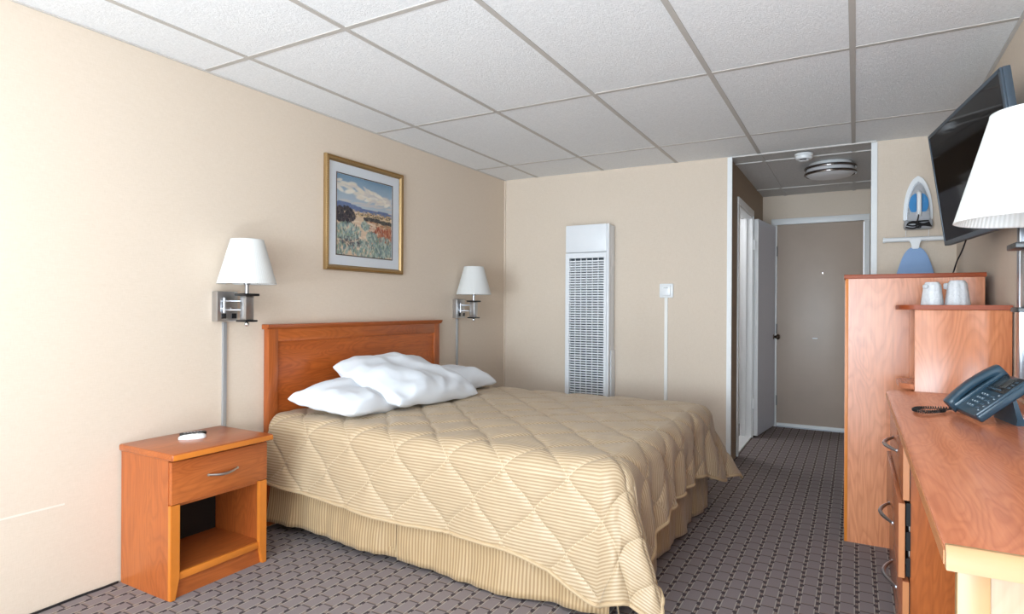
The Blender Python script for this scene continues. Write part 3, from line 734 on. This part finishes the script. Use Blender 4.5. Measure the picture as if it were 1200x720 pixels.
# the print itself: brush dabs painted into a colour attribute
def painting():
    nx, nz = 150, 150; r = np.random.RandomState(3)
    gx_, gz_ = np.meshgrid((np.arange(nx)+.5)/nx, (np.arange(nz)+.5)/nz, indexing='ij')
    C = np.zeros((nx, nz, 3))
    def hexc(*c): return np.array(rgb(*c)[:3])
    C[:] = hexc(226, 200, 172)
    sky = gz_ > .62; tt = np.clip((gz_-.62)/.38, 0, 1)[..., None]
    C = np.where(sky[..., None], hexc(196, 206, 214)*(1-tt)+hexc(126, 158, 184)*tt, C)
    def dab(x, z, rx, rz, col, a=.9, ang=0):
        dx, dz = gx_-x, gz_-z; ca, sa = math.cos(ang), math.sin(ang); u = (dx*ca+dz*sa)/rx; w = (-dx*sa+dz*ca)/rz
        m_ = np.clip(1.6-(u*u+w*w)*1.6, 0, 1)[..., None]*a; C[:] = C*(1-m_)+hexc(*col)*m_
    for _ in range(90):
        x = r.rand(); z = .72+.2*r.rand()+.10*(.6-x)*0; c = r.choice(3)
        if abs(z-(.90-.18*x)) < .075: dab(x, z, .07+.05*r.rand(), .018+.02*r.rand(), [(240, 228, 210), (222, 212, 204), (248, 240, 226)][c], .8, .3*r.randn())
    for _ in range(26): dab(r.rand(), .66+.03*r.rand(), .10, .012, (214, 208, 206), .7, .1)
    for i in range(120):
        x = i/119.; top = .655-.055*x+.012*math.sin(x*9)
        for z in np.arange(.585-.02*x, top, .012): dab(x, z, .014, .012, [(96, 116, 164), (108, 126, 172), (120, 134, 170)][r.choice(3)], .8)
    for _ in range(240): dab(r.rand(), .50+.085*r.rand(), .03*r.rand()+.01, .007, [(226, 196, 150), (206, 170, 120), (150, 130, 96), (232, 206, 172)][r.choice(4)], .8)
    for _ in range(60): dab(.25+.75*r.rand(), .53+.03*r.rand(), .012, .010, (96, 86, 78), .8)
    for _ in range(220): dab(.45+.55*r.rand(), .40+.075*r.rand(), .035*r.rand()+.01, .012, [(206, 160, 120), (182, 120, 84), (226, 196, 162), (160, 140, 110)][r.choice(4)], .85)
    for _ in range(70): dab(.48+.30*r.rand(), .475+.035*r.rand(), .022, .018, [(70, 66, 66), (88, 84, 78), (58, 56, 60)][r.choice(3)], .9)
    for _ in range(40): dab(.80+.2*r.rand(), .46+.035*r.rand(), .022, .018, [(70, 66, 66), (88, 84, 78)][r.choice(2)], .9)
    for _ in range(300): dab(.55+.45*r.rand(), .20+.20*r.rand(), .010, .035, [(172, 84, 60), (188, 104, 74), (150, 70, 54), (206, 140, 104)][r.choice(4)], .85, .2*r.randn())
    for _ in range(160): dab(.3+.3*r.rand()*1.2, .05+.4*r.rand(), .05, .012, [(232, 206, 182), (222, 190, 166), (240, 220, 198)][r.choice(3)], .8)
    for _ in range(170):
        a = 2*PI*r.rand(); q = r.rand()**.5; dab(.14+.17*q*math.cos(a), .50+.105*q*math.sin(a), .026, .024, [(58, 54, 62), (74, 66, 72), (46, 46, 54), (92, 82, 84)][r.choice(4)], .9)
    sage = [(150, 170, 168), (176, 190, 182), (120, 142, 146), (196, 204, 190), (104, 122, 120), (140, 160, 140)]
    for cx, cz, rx, rz, n in ((.16, .30, .26, .11, 260), (.50, .40, .07, .05, 60), (.62, .27, .10, .06, 90), (.62, .10, .42, .12, 420), (.85, .16, .2, .12, 160), (.06, .08, .14, .10, 90)):
        for _ in range(n):
            a = 2*PI*r.rand(); q = r.rand()**.5; dab(cx+rx*q*math.cos(a), cz+rz*q*math.sin(a), .010+.006*r.rand(), .030, sage[r.choice(6)], .8, .45*r.randn())
    for _ in range(60): dab(.05+.35*r.rand(), .17+.03*r.randn(), .02, .012, (84, 82, 92), .6)
    bm = bmesh.new(); lay = bm.loops.layers.float_color.new('paint')
    vs = [[bm.verts.new((XL+.006, qy0+(qy1-qy0)*i/nx, qz0+(qz1-qz0)*j/nz)) for j in range(nz+1)] for i in range(nx+1)]
    for i in range(nx):
        for j in range(nz):
            f = bm.faces.new((vs[i][j], vs[i+1][j], vs[i+1][j+1], vs[i][j+1]))
            for l in f.loops: l[lay] = (*C[i, j], 1)
    k = NT('landscape_print'); at = k.n('ShaderNodeVertexColor', layer_name='paint').outputs[0]; k.set(color=at, rough=.6)
    obj('print', bm, k.m, pic, sm=False)
painting()
obj('glazing', box(XL+.0125, XL+.014, iy0, iy1, iz0, iz1), M['glass'], pic, sm=False)

# ================================================================ wall lamps
def wall_lamp(label, loc, rotz, body, lift=0, group=None):
    """root on the wall at the lower corner of the plate; local +x leaves the wall; body = (dx, dy) of the lamp post"""
    t = thing('wall_lamp', label, 'lamp', loc, rotz, group); L = dict(local=True)
    pl = obj('wall_plate', box(0, .045, 0, .115, 0, .15, bev=.004), M['steel'], t, **L)
    for y in (.022, .080): obj('outlet', box(.0445, .048, y, y+.026, .014, .040, bev=.001), M['black'], pl, **L)
    for y in (.018, .074): obj('switch', box(.0445, .050, y, y+.028, .062, .070, bev=.001), M['chrome'], pl, **L)
    dx, dy = body
    pv = (.058, .03)
    obj('pivot', lathe([(.007, .045), (.007, .118)], 16, (*pv, 0)), M['nickel'], t, **L)
    for z in (.058, .102): obj('arm', tube([(.044, pv[1], z), (*pv, z), (dx, dy, z)], .0055, 10), M['nickel'], t, **L)
    bz0, bz1 = .008+lift, .128+lift
    obj('post', box(dx-.023, dx+.023, dy-.023, dy+.023, bz0, bz1, bev=.002), M['steel'], t, **L)
    obj('post_plate', box(dx-.042, dx+.042, dy-.042, dy+.042, bz1, bz1+.012, bev=.002), M['black'], t, **L)
    obj('post_plate', box(dx-.036, dx+.036, dy-.036, dy+.036, bz0-.010, bz0, bev=.002), M['black'], t, **L)
    obj('finial', lathe([(.004, 0), (.011, -.006), (.012, -.014), (.006, -.022), (.0005, -.023)], 16, (dx, dy, bz0-.010)), M['chrome'], t, **L)
    obj('stem', lathe([(.010, bz1+.012), (.010, bz1+.055), (.016, bz1+.058), (.016, bz1+.10), (.012, bz1+.103)], 16, (dx, dy, 0)), M['nickel'], t, **L)
    zb = bz1+.060; zt = zb+.222; rb, rt = .140, .078
    sh = obj('lamp_shade', lathe([(rb, 0), (rb*.985, .006), (rt*1.01, .216), (rt, .222)], 180, cap=False, phase=lambda a: .004*math.sin(90*a)), M['shade'], t, **L)
    sh.location = (dx, dy, zb); m_ = sh.modifiers.new('thick', 'SOLIDIFY'); m_.thickness = .0025
    bm = bmesh.new(); ring = [(dx+.022*math.cos(2*PI*i/20), dy+.022*math.sin(2*PI*i/20), zb+.02) for i in range(20)]; tube(ring, .0015, 6, bm, closed=True)
    for i in range(3): a = 2*PI*i/3; tube([(dx+.022*math.cos(a), dy+.022*math.sin(a), zb+.02), (dx+rb*.95*math.cos(a), dy+rb*.95*math.sin(a), zb+.006)], .0015, 6, bm)
    obj('shade_carrier', bm, M['nickel'], t, **L)
    obj('bulb', lathe([(.012, 0), (.014, .02), (.028, .05), (.030, .07), (.022, .092), (.0005, .10)], 24, (dx, dy, bz1+.10)), M['opal'], t, **L)
    return t
l1 = wall_lamp('pleated white shade wall lamp above the nightstand', (XL, 1.89, 1.127), 0, (.135, .100))
l2 = dup(l1, (XL, 3.962, 1.117), 'pleated white shade wall lamp in the corner beyond the bed')
def raceway(y, z0, z1, label):
    return tag(obj('wall_raceway', box(XL, XL+.012, y-.011, y+.011, z0, z1, bev=.002), M['race']), label, 'raceway')
raceway(1.957, .02, 1.122, 'grey metal raceway from the lamp down behind the nightstand')
raceway(4.02, .02, 1.112, 'grey metal raceway below the corner lamp beyond the bed')
# desk-side lamp swung out from the right wall
wall_lamp('large looking white pleated wall lamp in the foreground over the dresser', (XR, 1.725, 1.182), PI, (.250, .12), .022)

# ================================================================ floor cable
tag(obj('power_cable', tube(smooth_path([(XL+.012, .62, .006), (XL+.008, .95, .006), (XL+.014, 1.14, .006), (XL+.008, 1.3, .006), (XL+.012, 1.38, .006), (XL+.010, 1.452, .006)]), .0045, 6), M['cable']),
    'black cable lying along the foot of the bed wall by the nightstand', 'cable')

# ================================================================ dresser / desk on the right
ds = thing('dresser', 'long rosy wood dresser desk with three drawers along the right wall', 'dresser', (.35, 2.2, 0))
dxf = .135; dyn, dyf = 1.165, 3.185; dzt = .845
# top with chamfered front edge
ch = .016
bm = prism([(dxf-.013, dzt-.034), (XR-.004, dzt-.034), (XR-.004, dzt), (dxf-.013+ch, dzt), (dxf-.013, dzt-.010)], dyn-.018, dyf+.012, 'xz', bev=.0015)
obj('desktop', bm, M['pk_top'], ds)
obj('desktop_front_edge', box(dxf-.0145, dxf-.0125, dyn-.015, dyf+.010, dzt-.033, dzt-.011), M['edge_pale'], ds)
obj('desktop_end_edge', prism([(dyn-.034, dzt-.036), (dyn-.017, dzt-.036), (dyn-.0165, dzt+.0008), (dyn-.026, dzt+.0008), (dyn-.034, dzt-.010)], dxf-.013, XR-.004, 'yz', bev=.001), M['maple'], ds)
# near end panel with a frame look
obj('end_panel', box(dxf+.045, XR-.005, dyn, dyn+.016, 0, dzt-.035), M['ivory'], ds)
obj('end_stile', box(dxf+.004, dxf+.046, dyn-.006, dyn+.018, 0, dzt-.035, bev=.002), M['maple'], ds)
# drawer chest at the far half
cy0 = 2.36
obj('chest_side', box(dxf+.024, XR-.005, cy0, cy0+.018, 0, dzt-.035), M['wood_v'], ds)
obj('chest_side', box(dxf+.024, XR-.005, dyf-.018, dyf, 0, dzt-.035), M['pk_v'], ds)
obj('chest_base', box(dxf+.05, XR-.01, cy0+.018, dyf-.018, 0, .10), M['wood_y'], ds)
obj('chest_back', box(XR-.012, XR-.006, cy0+.018, dyf-.018, .1, dzt-.04), M['wood_v'], ds)
obj('desk_back_panel', box(XR-.022, XR-.006, dyn+.016, cy0, .42, dzt-.036), M['wood_y'], ds)
zs = [(.585, .800, 0), (.332, .575, .012), (.075, .322, 0)]
for z0, z1, pr_ in zs:
    d = obj('drawer', box(dxf+.002-pr_, dxf+.021-pr_, cy0-.014, dyf-.002, z0, z1, bev=.0015), M['pk_drawer'], ds)
    obj('drawer_edge', box(dxf+.003-pr_, dxf+.020-pr_, cy0-.0155, cy0-.0138, z0+.001, z1-.001), M['edge_pale'], d)
    obj('drawer_box', box(dxf+.022, XR-.03, cy0+.03, dyf-.03, z0+.03, z1-.03), M['mattress'], d)
    zh = {.585: .682, .332: .412, .075: .178}[z0]
    obj('handle', bow_handle(2.66, 2.93, zh, dxf+.002-pr_, -.036, .0062), M['nickel'], d)
for z0, z1 in ((.335, .395), (.42, .48), (.50, .574)):
    obj('drawer_slide_slot', box(dxf+.012, dxf+.0245, cy0-.004, cy0+.001, z0, z1), M['dark'], ds)

# telephone ------------------------------------------------------
ph = thing('telephone', 'slate blue desk telephone with corded handset on the dresser', 'telephone', (.318, 2.485, dzt), math.radians(-80))
ph.scale = (1.0, .90, .90)
L = dict(local=True)
# local: x right, y away from the user; face slopes up to the back
def phone_mat(bm, tilt=math.radians(41), z0=.018):
    bmesh.ops.transform(bm, matrix=Matrix.Translation((0, 0, z0)) @ Matrix.Rotation(tilt, 4, 'X'), verts=bm.verts[:]); return bm
bw_, bd_ = .235, .205
obj('cradle', phone_mat(box(-.1165, -.060, .003, bd_-.003, .010, .029, bev=.004)), M['phone'], ph, **L)
o = obj('body', phone_mat(box(-bw_/2, bw_/2, 0, bd_, -.014, .016, bev=.008, seg=3)), M['phone'], ph, **L)
obj('side_ridge', phone_mat(box(bw_/2-.014, bw_/2-.001, .004, bd_-.004, .010, .022, bev=.005)), M['phone'], ph, **L)
obj('face_panel', phone_mat(box(-.045, bw_/2-.016, .118, bd_-.006, .0155, .0185, bev=.002)), M['phoned'], ph, **L)
obj('display', phone_mat(box(-.028, .058, .142, .186, .018, .0200, bev=.001)), M['lcd'], ph, **L)
for i in range(3):
    for j in range(4): 
        kx, ky = -.026+.020*i, .030+.020*j
        kb = obj('key', phone_mat(box(kx, kx+.014, ky, ky+.011, .0155, .0200, bev=.002)), M['key'], ph, **L)
        obj('key_legend', phone_mat(box(kx+.004, kx+.010, ky+.003, ky+.008, .0199, .0203)), M['keyw'], kb, **L)
for j in range(5):
    ky = .022+.020*j
    kb = obj('function_key', phone_mat(box(.082, .096, ky, ky+.009, .0155, .0195, bev=.002)), M['key'], ph, **L)
    obj('key_legend', phone_mat(box(.085, .093, ky+.002, ky+.006, .0194, .0199)), M['keyw'], kb, **L)
for i in range(2):
    for j in range(4):
        kx, ky = .040+.018*i, .030+.020*j
        obj('function_key', phone_mat(box(kx, kx+.012, ky, ky+.009, .0155, .0190, bev=.002)), M['key'], ph, **L)
for i in range(5): obj('soft_key', phone_mat(box(-.028+.018*i, -.016+.018*i, .126, .132, .018, .0205, bev=.001)), M['key'], ph, **L)
for j in range(3): obj('soft_key', phone_mat(box(.070, .090, .144+.015*j, .151+.015*j, .018, .0205, bev=.001)), M['key'], ph, **L)
# stand
bm = prism([(0, 0), (.060, 0), (.062, .006), (.02, .02), (-.002, .078), (-.012, .074), (.004, .014)], -.085, .085, 'xy'); 
bmesh.ops.transform(bm, matrix=Matrix.Translation((0, .118, 0)) @ Matrix.Diagonal((1, 1, 1.25, 1)) @ Matrix(((0, 0, 1, 0), (1, 0, 0, 0), (0, 1, 0, 0), (0, 0, 0, 1))), verts=bm.verts[:])
obj('stand', bm, M['phone'], ph, **L)
# handset: arched bar with two cups
pts = []; n = 20
hs = bmesh.new(); rings = []
for i in range(n+1):
    f = i/n; y = -.008+.222*f; arch = .030-.012*(2*f-1)**2*1.0
    e = abs(2*f-1); wid = .025+.004*max(0, (e-.55)/.45); thk = .014+.014*max(0, (e-.62)/.38)**1.0
    zc = .016+arch-.0*f; zbot = zc-thk
    end = 1 if 0 < i < n else .72
    ring = []
    for k_ in range(16):
        a = 2*PI*k_/16; cx = math.copysign(abs(math.cos(a))**.6, math.cos(a))*wid*end; cz = math.copysign(abs(math.sin(a))**.6, math.sin(a))
        z = zc + (cz*.016 if cz > 0 else cz*(thk+.012*(e > .62)))
        ring.append(hs.verts.new((cx-.088, y, z)))
    rings.append(ring)
for A, B in zip(rings, rings[1:]):
    for k_ in range(16): hs.faces.new((A[k_], A[(k_+1) % 16], B[(k_+1) % 16], B[k_]))
hs.faces.new(rings[0][::-1]); hs.faces.new(rings[-1]); bmesh.ops.recalc_face_normals(hs, faces=hs.faces[:])
obj('handset', phone_mat(hs), M['phone'], ph, **L)
# curly cord: coil lying on the desk
cp = smooth_path([(-.105, .004, .022), (-.120, -.02, .010), (-.100, -.045, .009), (-.055, -.105, .010), (-.085, -.138, .010), (-.135, -.115, .010), (-.165, -.06, .010), (-.168, .0, .010), (-.150, .06, .010), (-.125, .105, .012)], 40)
bm = bmesh.new(); hp = []
for i, p in enumerate(cp):
    d = (cp[min(i+1, len(cp)-1)]-cp[max(i-1, 0)]).normalized(); s = d.cross(Vector((0, 0, 1))).normalized(); u = s.cross(d)
    if i < 56: hp.append(p); continue
    a = i*1.05; hp.append(p+s*math.cos(a)*.0052+u*math.sin(a)*.0052)
tube(hp, .0020, 6, bm); obj('curly_cord', bm, M['cable'], ph, **L)

# ================================================================ open shelf cabinet between dresser and wardrobe
sc_ = thing('shelf_cabinet', 'rosy wood cabinet with rounded open shelves beyond the dresser, holding two cups', 'cabinet', (.39, 3.38, 0))
sx, sy0, sy1 = .228, 3.205, 3.56
obj('side_panel', box(sx, XR-.006, sy0, sy0+.020, 0, 1.205, bev=.002), M['pk_v'], sc_)
obj('side_panel', box(sx+.004, XR-.006, sy1-.018, sy1, 0, 1.205), M['pk_v'], sc_)
obj('back_panel', box(XR-.014, XR-.007, sy0+.02, sy1-.018, 0, 1.205), M['pk_v'], sc_)
def round_shelf(x0, x1, y0, y1, z0, z1):
    r = .075; pts = [(x1, y0), (x1, y1)]
    for i in range(9): a = PI/2+PI/2*i/8; pts.append((x0+r+r*math.cos(a), y1-r+r*math.sin(a)))
    for i in range(9): a = PI+PI/2*i/8; pts.append((x0+r+r*math.cos(a), y0+r+r*math.sin(a)))
    return prism(pts, z0, z1, bev=.002)
obj('top', round_shelf(sx-.058, XR-.006, sy0-.012, sy1+.008, 1.2055, 1.226), M['cherrytop'], sc_)
obj('shelf', round_shelf(sx-.055, XR-.02, sy0+.021, sy1-.019, .850, .872), M['pk_top'], sc_)
obj('shelf', round_shelf(sx-.02, XR-.02, sy0+.021, sy1-.019, .42, .442), M['pk_top'], sc_)
def cup(label, loc, s, seed):
    t = thing('wrapped_cup', label, 'cup', loc, seed)
    obj('cup', lathe([(.040*s, 0), (.0405*s, .004), (.031*s, .100*s), (.029*s, .102*s)], 28), M['wrap'], t, local=True)
    def ph_(a): return .05*math.sin(3*a+seed)+.03*math.sin(7*a+seed*2)+.02*math.sin(13*a)
    bm = lathe([(.045*s, .001), (.043*s, .02), (.038*s, .06), (.034*s, .095*s), (.026*s, .108*s), (.010*s, .106*s)], 44, cap=False, phase=ph_)
    bx(bm, .030*s, .056*s, -.010, .014, .070*s, .098*s, bev=.006) if seed > 1 else bx(bm, -.050*s, -.03*s, -.01, .012, .078*s, .096*s, bev=.006)
    obj('plastic_wrap', bm, M['wrap'], t, local=True)
cup('left of two upturned cups in clear plastic wrap on the cabinet', (.303, 3.33, 1.2262), .96, .8)
cup('right of two upturned cups in clear plastic wrap on the cabinet', (.393, 3.33, 1.2262), 1.02, 2.3)

# ================================================================ wardrobe unit
wd = thing('wardrobe', 'tall rosy wood wardrobe cabinet standing by the entry hall', 'cabinet', (.24, 3.85, 0))
wx0_, wx1_, wy0, wy1 = -.046, .533, 3.60, 4.10
obj('side_panel', box(wx0_+.014, wx1_, wy0, wy0+.02, 0, 1.362), M['pk_v'], wd)
obj('front_edge', box(wx0_, wx0_+.014, wy0, wy0+.02, 0, 1.362, bev=.001), M['edge'], wd)
obj('side_panel', box(wx0_+.014, wx1_, wy1-.02, wy1, 0, 1.362), M['pk_v'], wd)
obj('back_panel', box(wx1_-.01, wx1_, wy0+.02, wy1-.02, 0, 1.362), M['pk_v'], wd)
obj('top', box(wx0_-.006, wx1_+.006, wy0-.006, wy1+.006, 1.362, 1.384, bev=.002), M['cherrytop'], wd)
obj('door', box(wx0_-.002, wx0_+.014, wy0+.022, (wy0+wy1)/2-.002, .06, 1.355), M['pk_v'], wd)
obj('door', box(wx0_-.002, wx0_+.014, (wy0+wy1)/2+.002, wy1-.022, .06, 1.355), M['pk_v'], wd)

# ================================================================ television on its wall arm
psi, phi_ = .140, .134; TW, TH = .968, .569
e_d = Vector((-math.sin(psi), math.cos(psi), 0)); n_ = Vector((-math.cos(psi), -math.sin(psi), 0))
e_u = Vector((0, 0, 1))*math.cos(phi_)+n_*math.sin(phi_); e_n = n_*math.cos(phi_)-Vector((0, 0, 1))*math.sin(phi_)
FT = Vector((.317, 3.753, 2.092)); cen = FT-e_u*TH/2-e_d*TW/2
tv = thing('television', 'black flat television tilted on the right wall above the cabinets', 'television', tuple(cen))
TM = Matrix((( -e_d.x, e_u.x, e_n.x, 0), (-e_d.y, e_u.y, e_n.y, 0), (-e_d.z, e_u.z, e_n.z, 0), (0, 0, 0, 1)))   # local x right, y up, z out of the screen
tv.matrix_world = Matrix.Translation(cen) @ TM
hw, hh = TW/2, TH/2; bz = .022
obj('back_housing', box(-hw+.10, hw-.10, -hh+.06, hh-.08, -.065, -.030, bev=.012), M['tvblk'], tv, **L)
bm = bmesh.new()
bx(bm, -hw, hw, -hh, hh, -.034, -.008, bev=.004)
obj('case', bm, M['tvcase'], tv, **L)
bm = bmesh.new()
bx(bm, -hw+.002, hw-.002, hh-bz*.8, hh-.001, -.009, 0, bev=.003); bx(bm, -hw+.002, hw-.002, -hh+.001, -hh+bz*1.1, -.009, 0, bev=.003)
bx(bm, -hw+.001, -hw+bz*.7, -hh+.002, hh-.002, -.009, 0, bev=.003); bx(bm, hw-bz*1.1, hw-.001, -hh+.002, hh-.002, -.009, 0, bev=.003)
obj('bezel', bm, M['tvcase'], tv, **L)
obj('screen', box(-hw+.014, hw-.018, -hh+.022, hh-.016, -.008, -.003), M['tvglass'], tv, **L)
obj('wall_arm', box(-.30, .0, -.04, .04, -.10, -.06, bev=.004), M['black'], tv, **L)
tag(obj('power_cable', tube(smooth_path([(.455, 3.42, 1.60), (.44, 3.52, 1.50), (.425, 3.6, 1.44), (.42, 3.68, 1.392), (.44, 3.95, 1.389)]), .0035, 6), M['cable']),
    'thin black cable dangling from the television to the wardrobe', 'cable')

# ================================================================ mirror on the right wall
mr = thing('wall_mirror', 'silver framed mirror on the right wall behind the foreground lamp', 'mirror', (XR, 2.5, .87))
my0, my1, mz0, mz1 = 2.02, 3.05, .87, 1.60
bm = bmesh.new(); w = .045
bx(bm, XR-.022, XR-.001, my1-w, my1, mz0, mz1, bev=.004)
obj('frame_side', bm, M['nickel'], mr); obj('frame_side', box(XR-.022, XR-.001, my0, my0+w, mz0, mz1, bev=.004), M['nickel'], mr)
obj('frame_rail', box(XR-.022, XR-.001, my0+w, my1-w, mz1-w, mz1, bev=.004), M['nickel'], mr); obj('frame_rail', box(XR-.022, XR-.001, my0+w, my1-w, mz0, mz0+w, bev=.004), M['nickel'], mr)
obj('glass', box(XR-.010, XR-.006, my0+w, my1-w, mz0+w, mz1-w), M['mirror'], mr)

# ================================================================ iron, its holder and the ironing board
yw = yb(.35)
ir = thing('iron_holder', 'white wall holder carrying the iron on the narrow far wall', 'iron holder', (.358, yw, 1.70))
def arch(cx, z0, z1, w, tip, n=14, foot=0):
    """pointed arch outline (iron sole shape), point up"""
    pts = [(cx-w*(1-foot), z0), (cx+w*(1-foot), z0)]
    for i in range(n+1):
        f = i/n; pts.append((cx+w*(1-f**tip)**.62 if f < 1 else cx, z0+(z1-z0)*(.08+.92*f)))
    for i in range(n-1, -1, -1):
        f = i/n; pts.append((cx-w*(1-f**tip)**.62, z0+(z1-z0)*(.08+.92*f)))
    return pts
cx = .358; s_ = 1
obj('back_shell', prism(arch(cx, 1.80, 2.095, .082, 2.2), yw-.035, yw-.002, 'xz', bev=.004), M['whitepl'], ir)
obj('tray', box(cx-.080, cx+.080, yw-.085, yw-.003, 1.735, 1.80, bev=.018, seg=3), M['irongrey'], ir)
bm = bmesh.new()
for k_ in range(5):
    a0 = k_*1.3; z = 1.748+.009*k_; y_ = yw-.093
    tube(smooth_path([(cx-.072+.004*k_, y_, z+.006*math.sin(a0)), (cx-.03, y_-.006, z-.010*math.cos(a0)), (cx+.02, y_-.006, z+.010*math.sin(a0+1)), (cx+.070-.004*k_, y_, z)]), .0055, 6, bm)
bmc = bm
for sx_ in (-.065, .062): obj('hanging_wire', tube([(cx+sx_, yw-.02, 1.74), (cx+sx_-.004, yw-.03, 1.675), (cx+sx_-.002, yw-.045, 1.655)], .0016, 6), M['whitepl'], ir)
io = thing('iron', 'white steam iron with blue sides resting point up in its holder', 'iron', (cx, yw-.06, 1.80))
obj('soleplate', prism(arch(cx, 1.785, 2.055, .066, 2.0), yw-.046, yw-.037, 'xz', bev=.002), M['nickel'], io)
obj('body', prism(arch(cx, 1.79, 2.040, .062, 1.9), yw-.085, yw-.047, 'xz', bev=.010), M['irongrey'], io)
for s in (-1, 1):
    pts = []
    for i in range(13):
        a = -PI/2+PI*i/12; pts.append((cx+s*(.012+.042*math.cos(a)), 1.898+.070*math.sin(a)))
    obj('water_tank', prism(pts, yw-.096, yw-.078, 'xz', bev=.004), M['ironblue'], io)
obj('handle', tube(smooth_path([(cx, yw-.088, 1.975), (cx, yw-.118, 1.955), (cx, yw-.128, 1.90), (cx, yw-.122, 1.84), (cx, yw-.095, 1.82)]), .013, 12), M['whitepl'], io)
obj('heel', prism([(cx-.064, 1.79), (cx+.064, 1.79), (cx+.06, 1.825), (cx+.035, 1.850), (cx-.035, 1.850), (cx-.06, 1.825)], yw-.10, yw-.05, 'xz', bev=.006), M['irongrey'], io)
tube(smooth_path([(cx, yw-.124, 1.845), (cx-.006, yw-.120, 1.80), (cx-.014, yw-.105, 1.765), (cx-.012, yw-.100, 1.745), (cx+.008, yw-.100, 1.742), (cx+.01, yw-.098, 1.76)]), .004, 6, bmc)
obj('power_cord', bmc, M['cable'], io)
hb = thing('ironing_board', 'pale blue ironing board hanging nose up from a white wall rail', 'ironing board', (cx, yw, 0))
ybd = yw-.055
nose = arch(cx-.012, .25, 1.628, .150, 3.0, 24)
pts = []; bxc = cx-.016
for z, w in ((.25, .165), (1.05, .155), (1.36, .122), (1.44, .104), (1.50, .088), (1.55, .072), (1.585, .056), (1.607, .038), (1.618, .018)): pts.append((bxc+w, z))
outl = pts+[(2*bxc-x, z) for x, z in reversed(pts)]
obj('cover', prism(outl, ybd-.016, ybd+.004, 'xz', bev=.006), M['cushion_blue'], hb)
obj('board', prism([(bxc+(x-bxc)*.96, z if z > .3 else z+.01) for x, z in outl], ybd+.004, ybd+.014, 'xz'), M['whitepl'], hb)
for s in (-1, 1): obj('leg', tube([(bxc+s*.09, ybd+.022, .22), (bxc+s*.05, ybd+.024, 1.35)], .008, 10), M['irongrey'], hb)
rl = thing('hanger_rail', 'white T shaped hanger rail below the iron', 'rail', (cx, yw, 1.665))
obj('bar', tube([(.165, yw-.045, 1.672), (.51, yw-.045, 1.672)], .016, 14), M['whitepl'], rl)
for x in (.166, .509): obj('end_cap', tube([(x-.006, yw-.045, 1.672), (x+.006, yw-.045, 1.672)], .019, 14), M['whitepl'], rl)
obj('hook_plate', prism([(bxc-.038, 1.672), (bxc+.038, 1.672), (bxc+.022, 1.635), (bxc+.020, 1.606), (bxc-.020, 1.606), (bxc-.022, 1.635)], yw-.080, yw-.050, 'xz', bev=.004), M['whitepl'], rl)
obj('wall_bracket', box(bxc-.03, bxc+.03, yw-.036, yw-.001, 1.650, 1.690, bev=.003), M['whitepl'], rl)
bpy.context.view_layer.update()
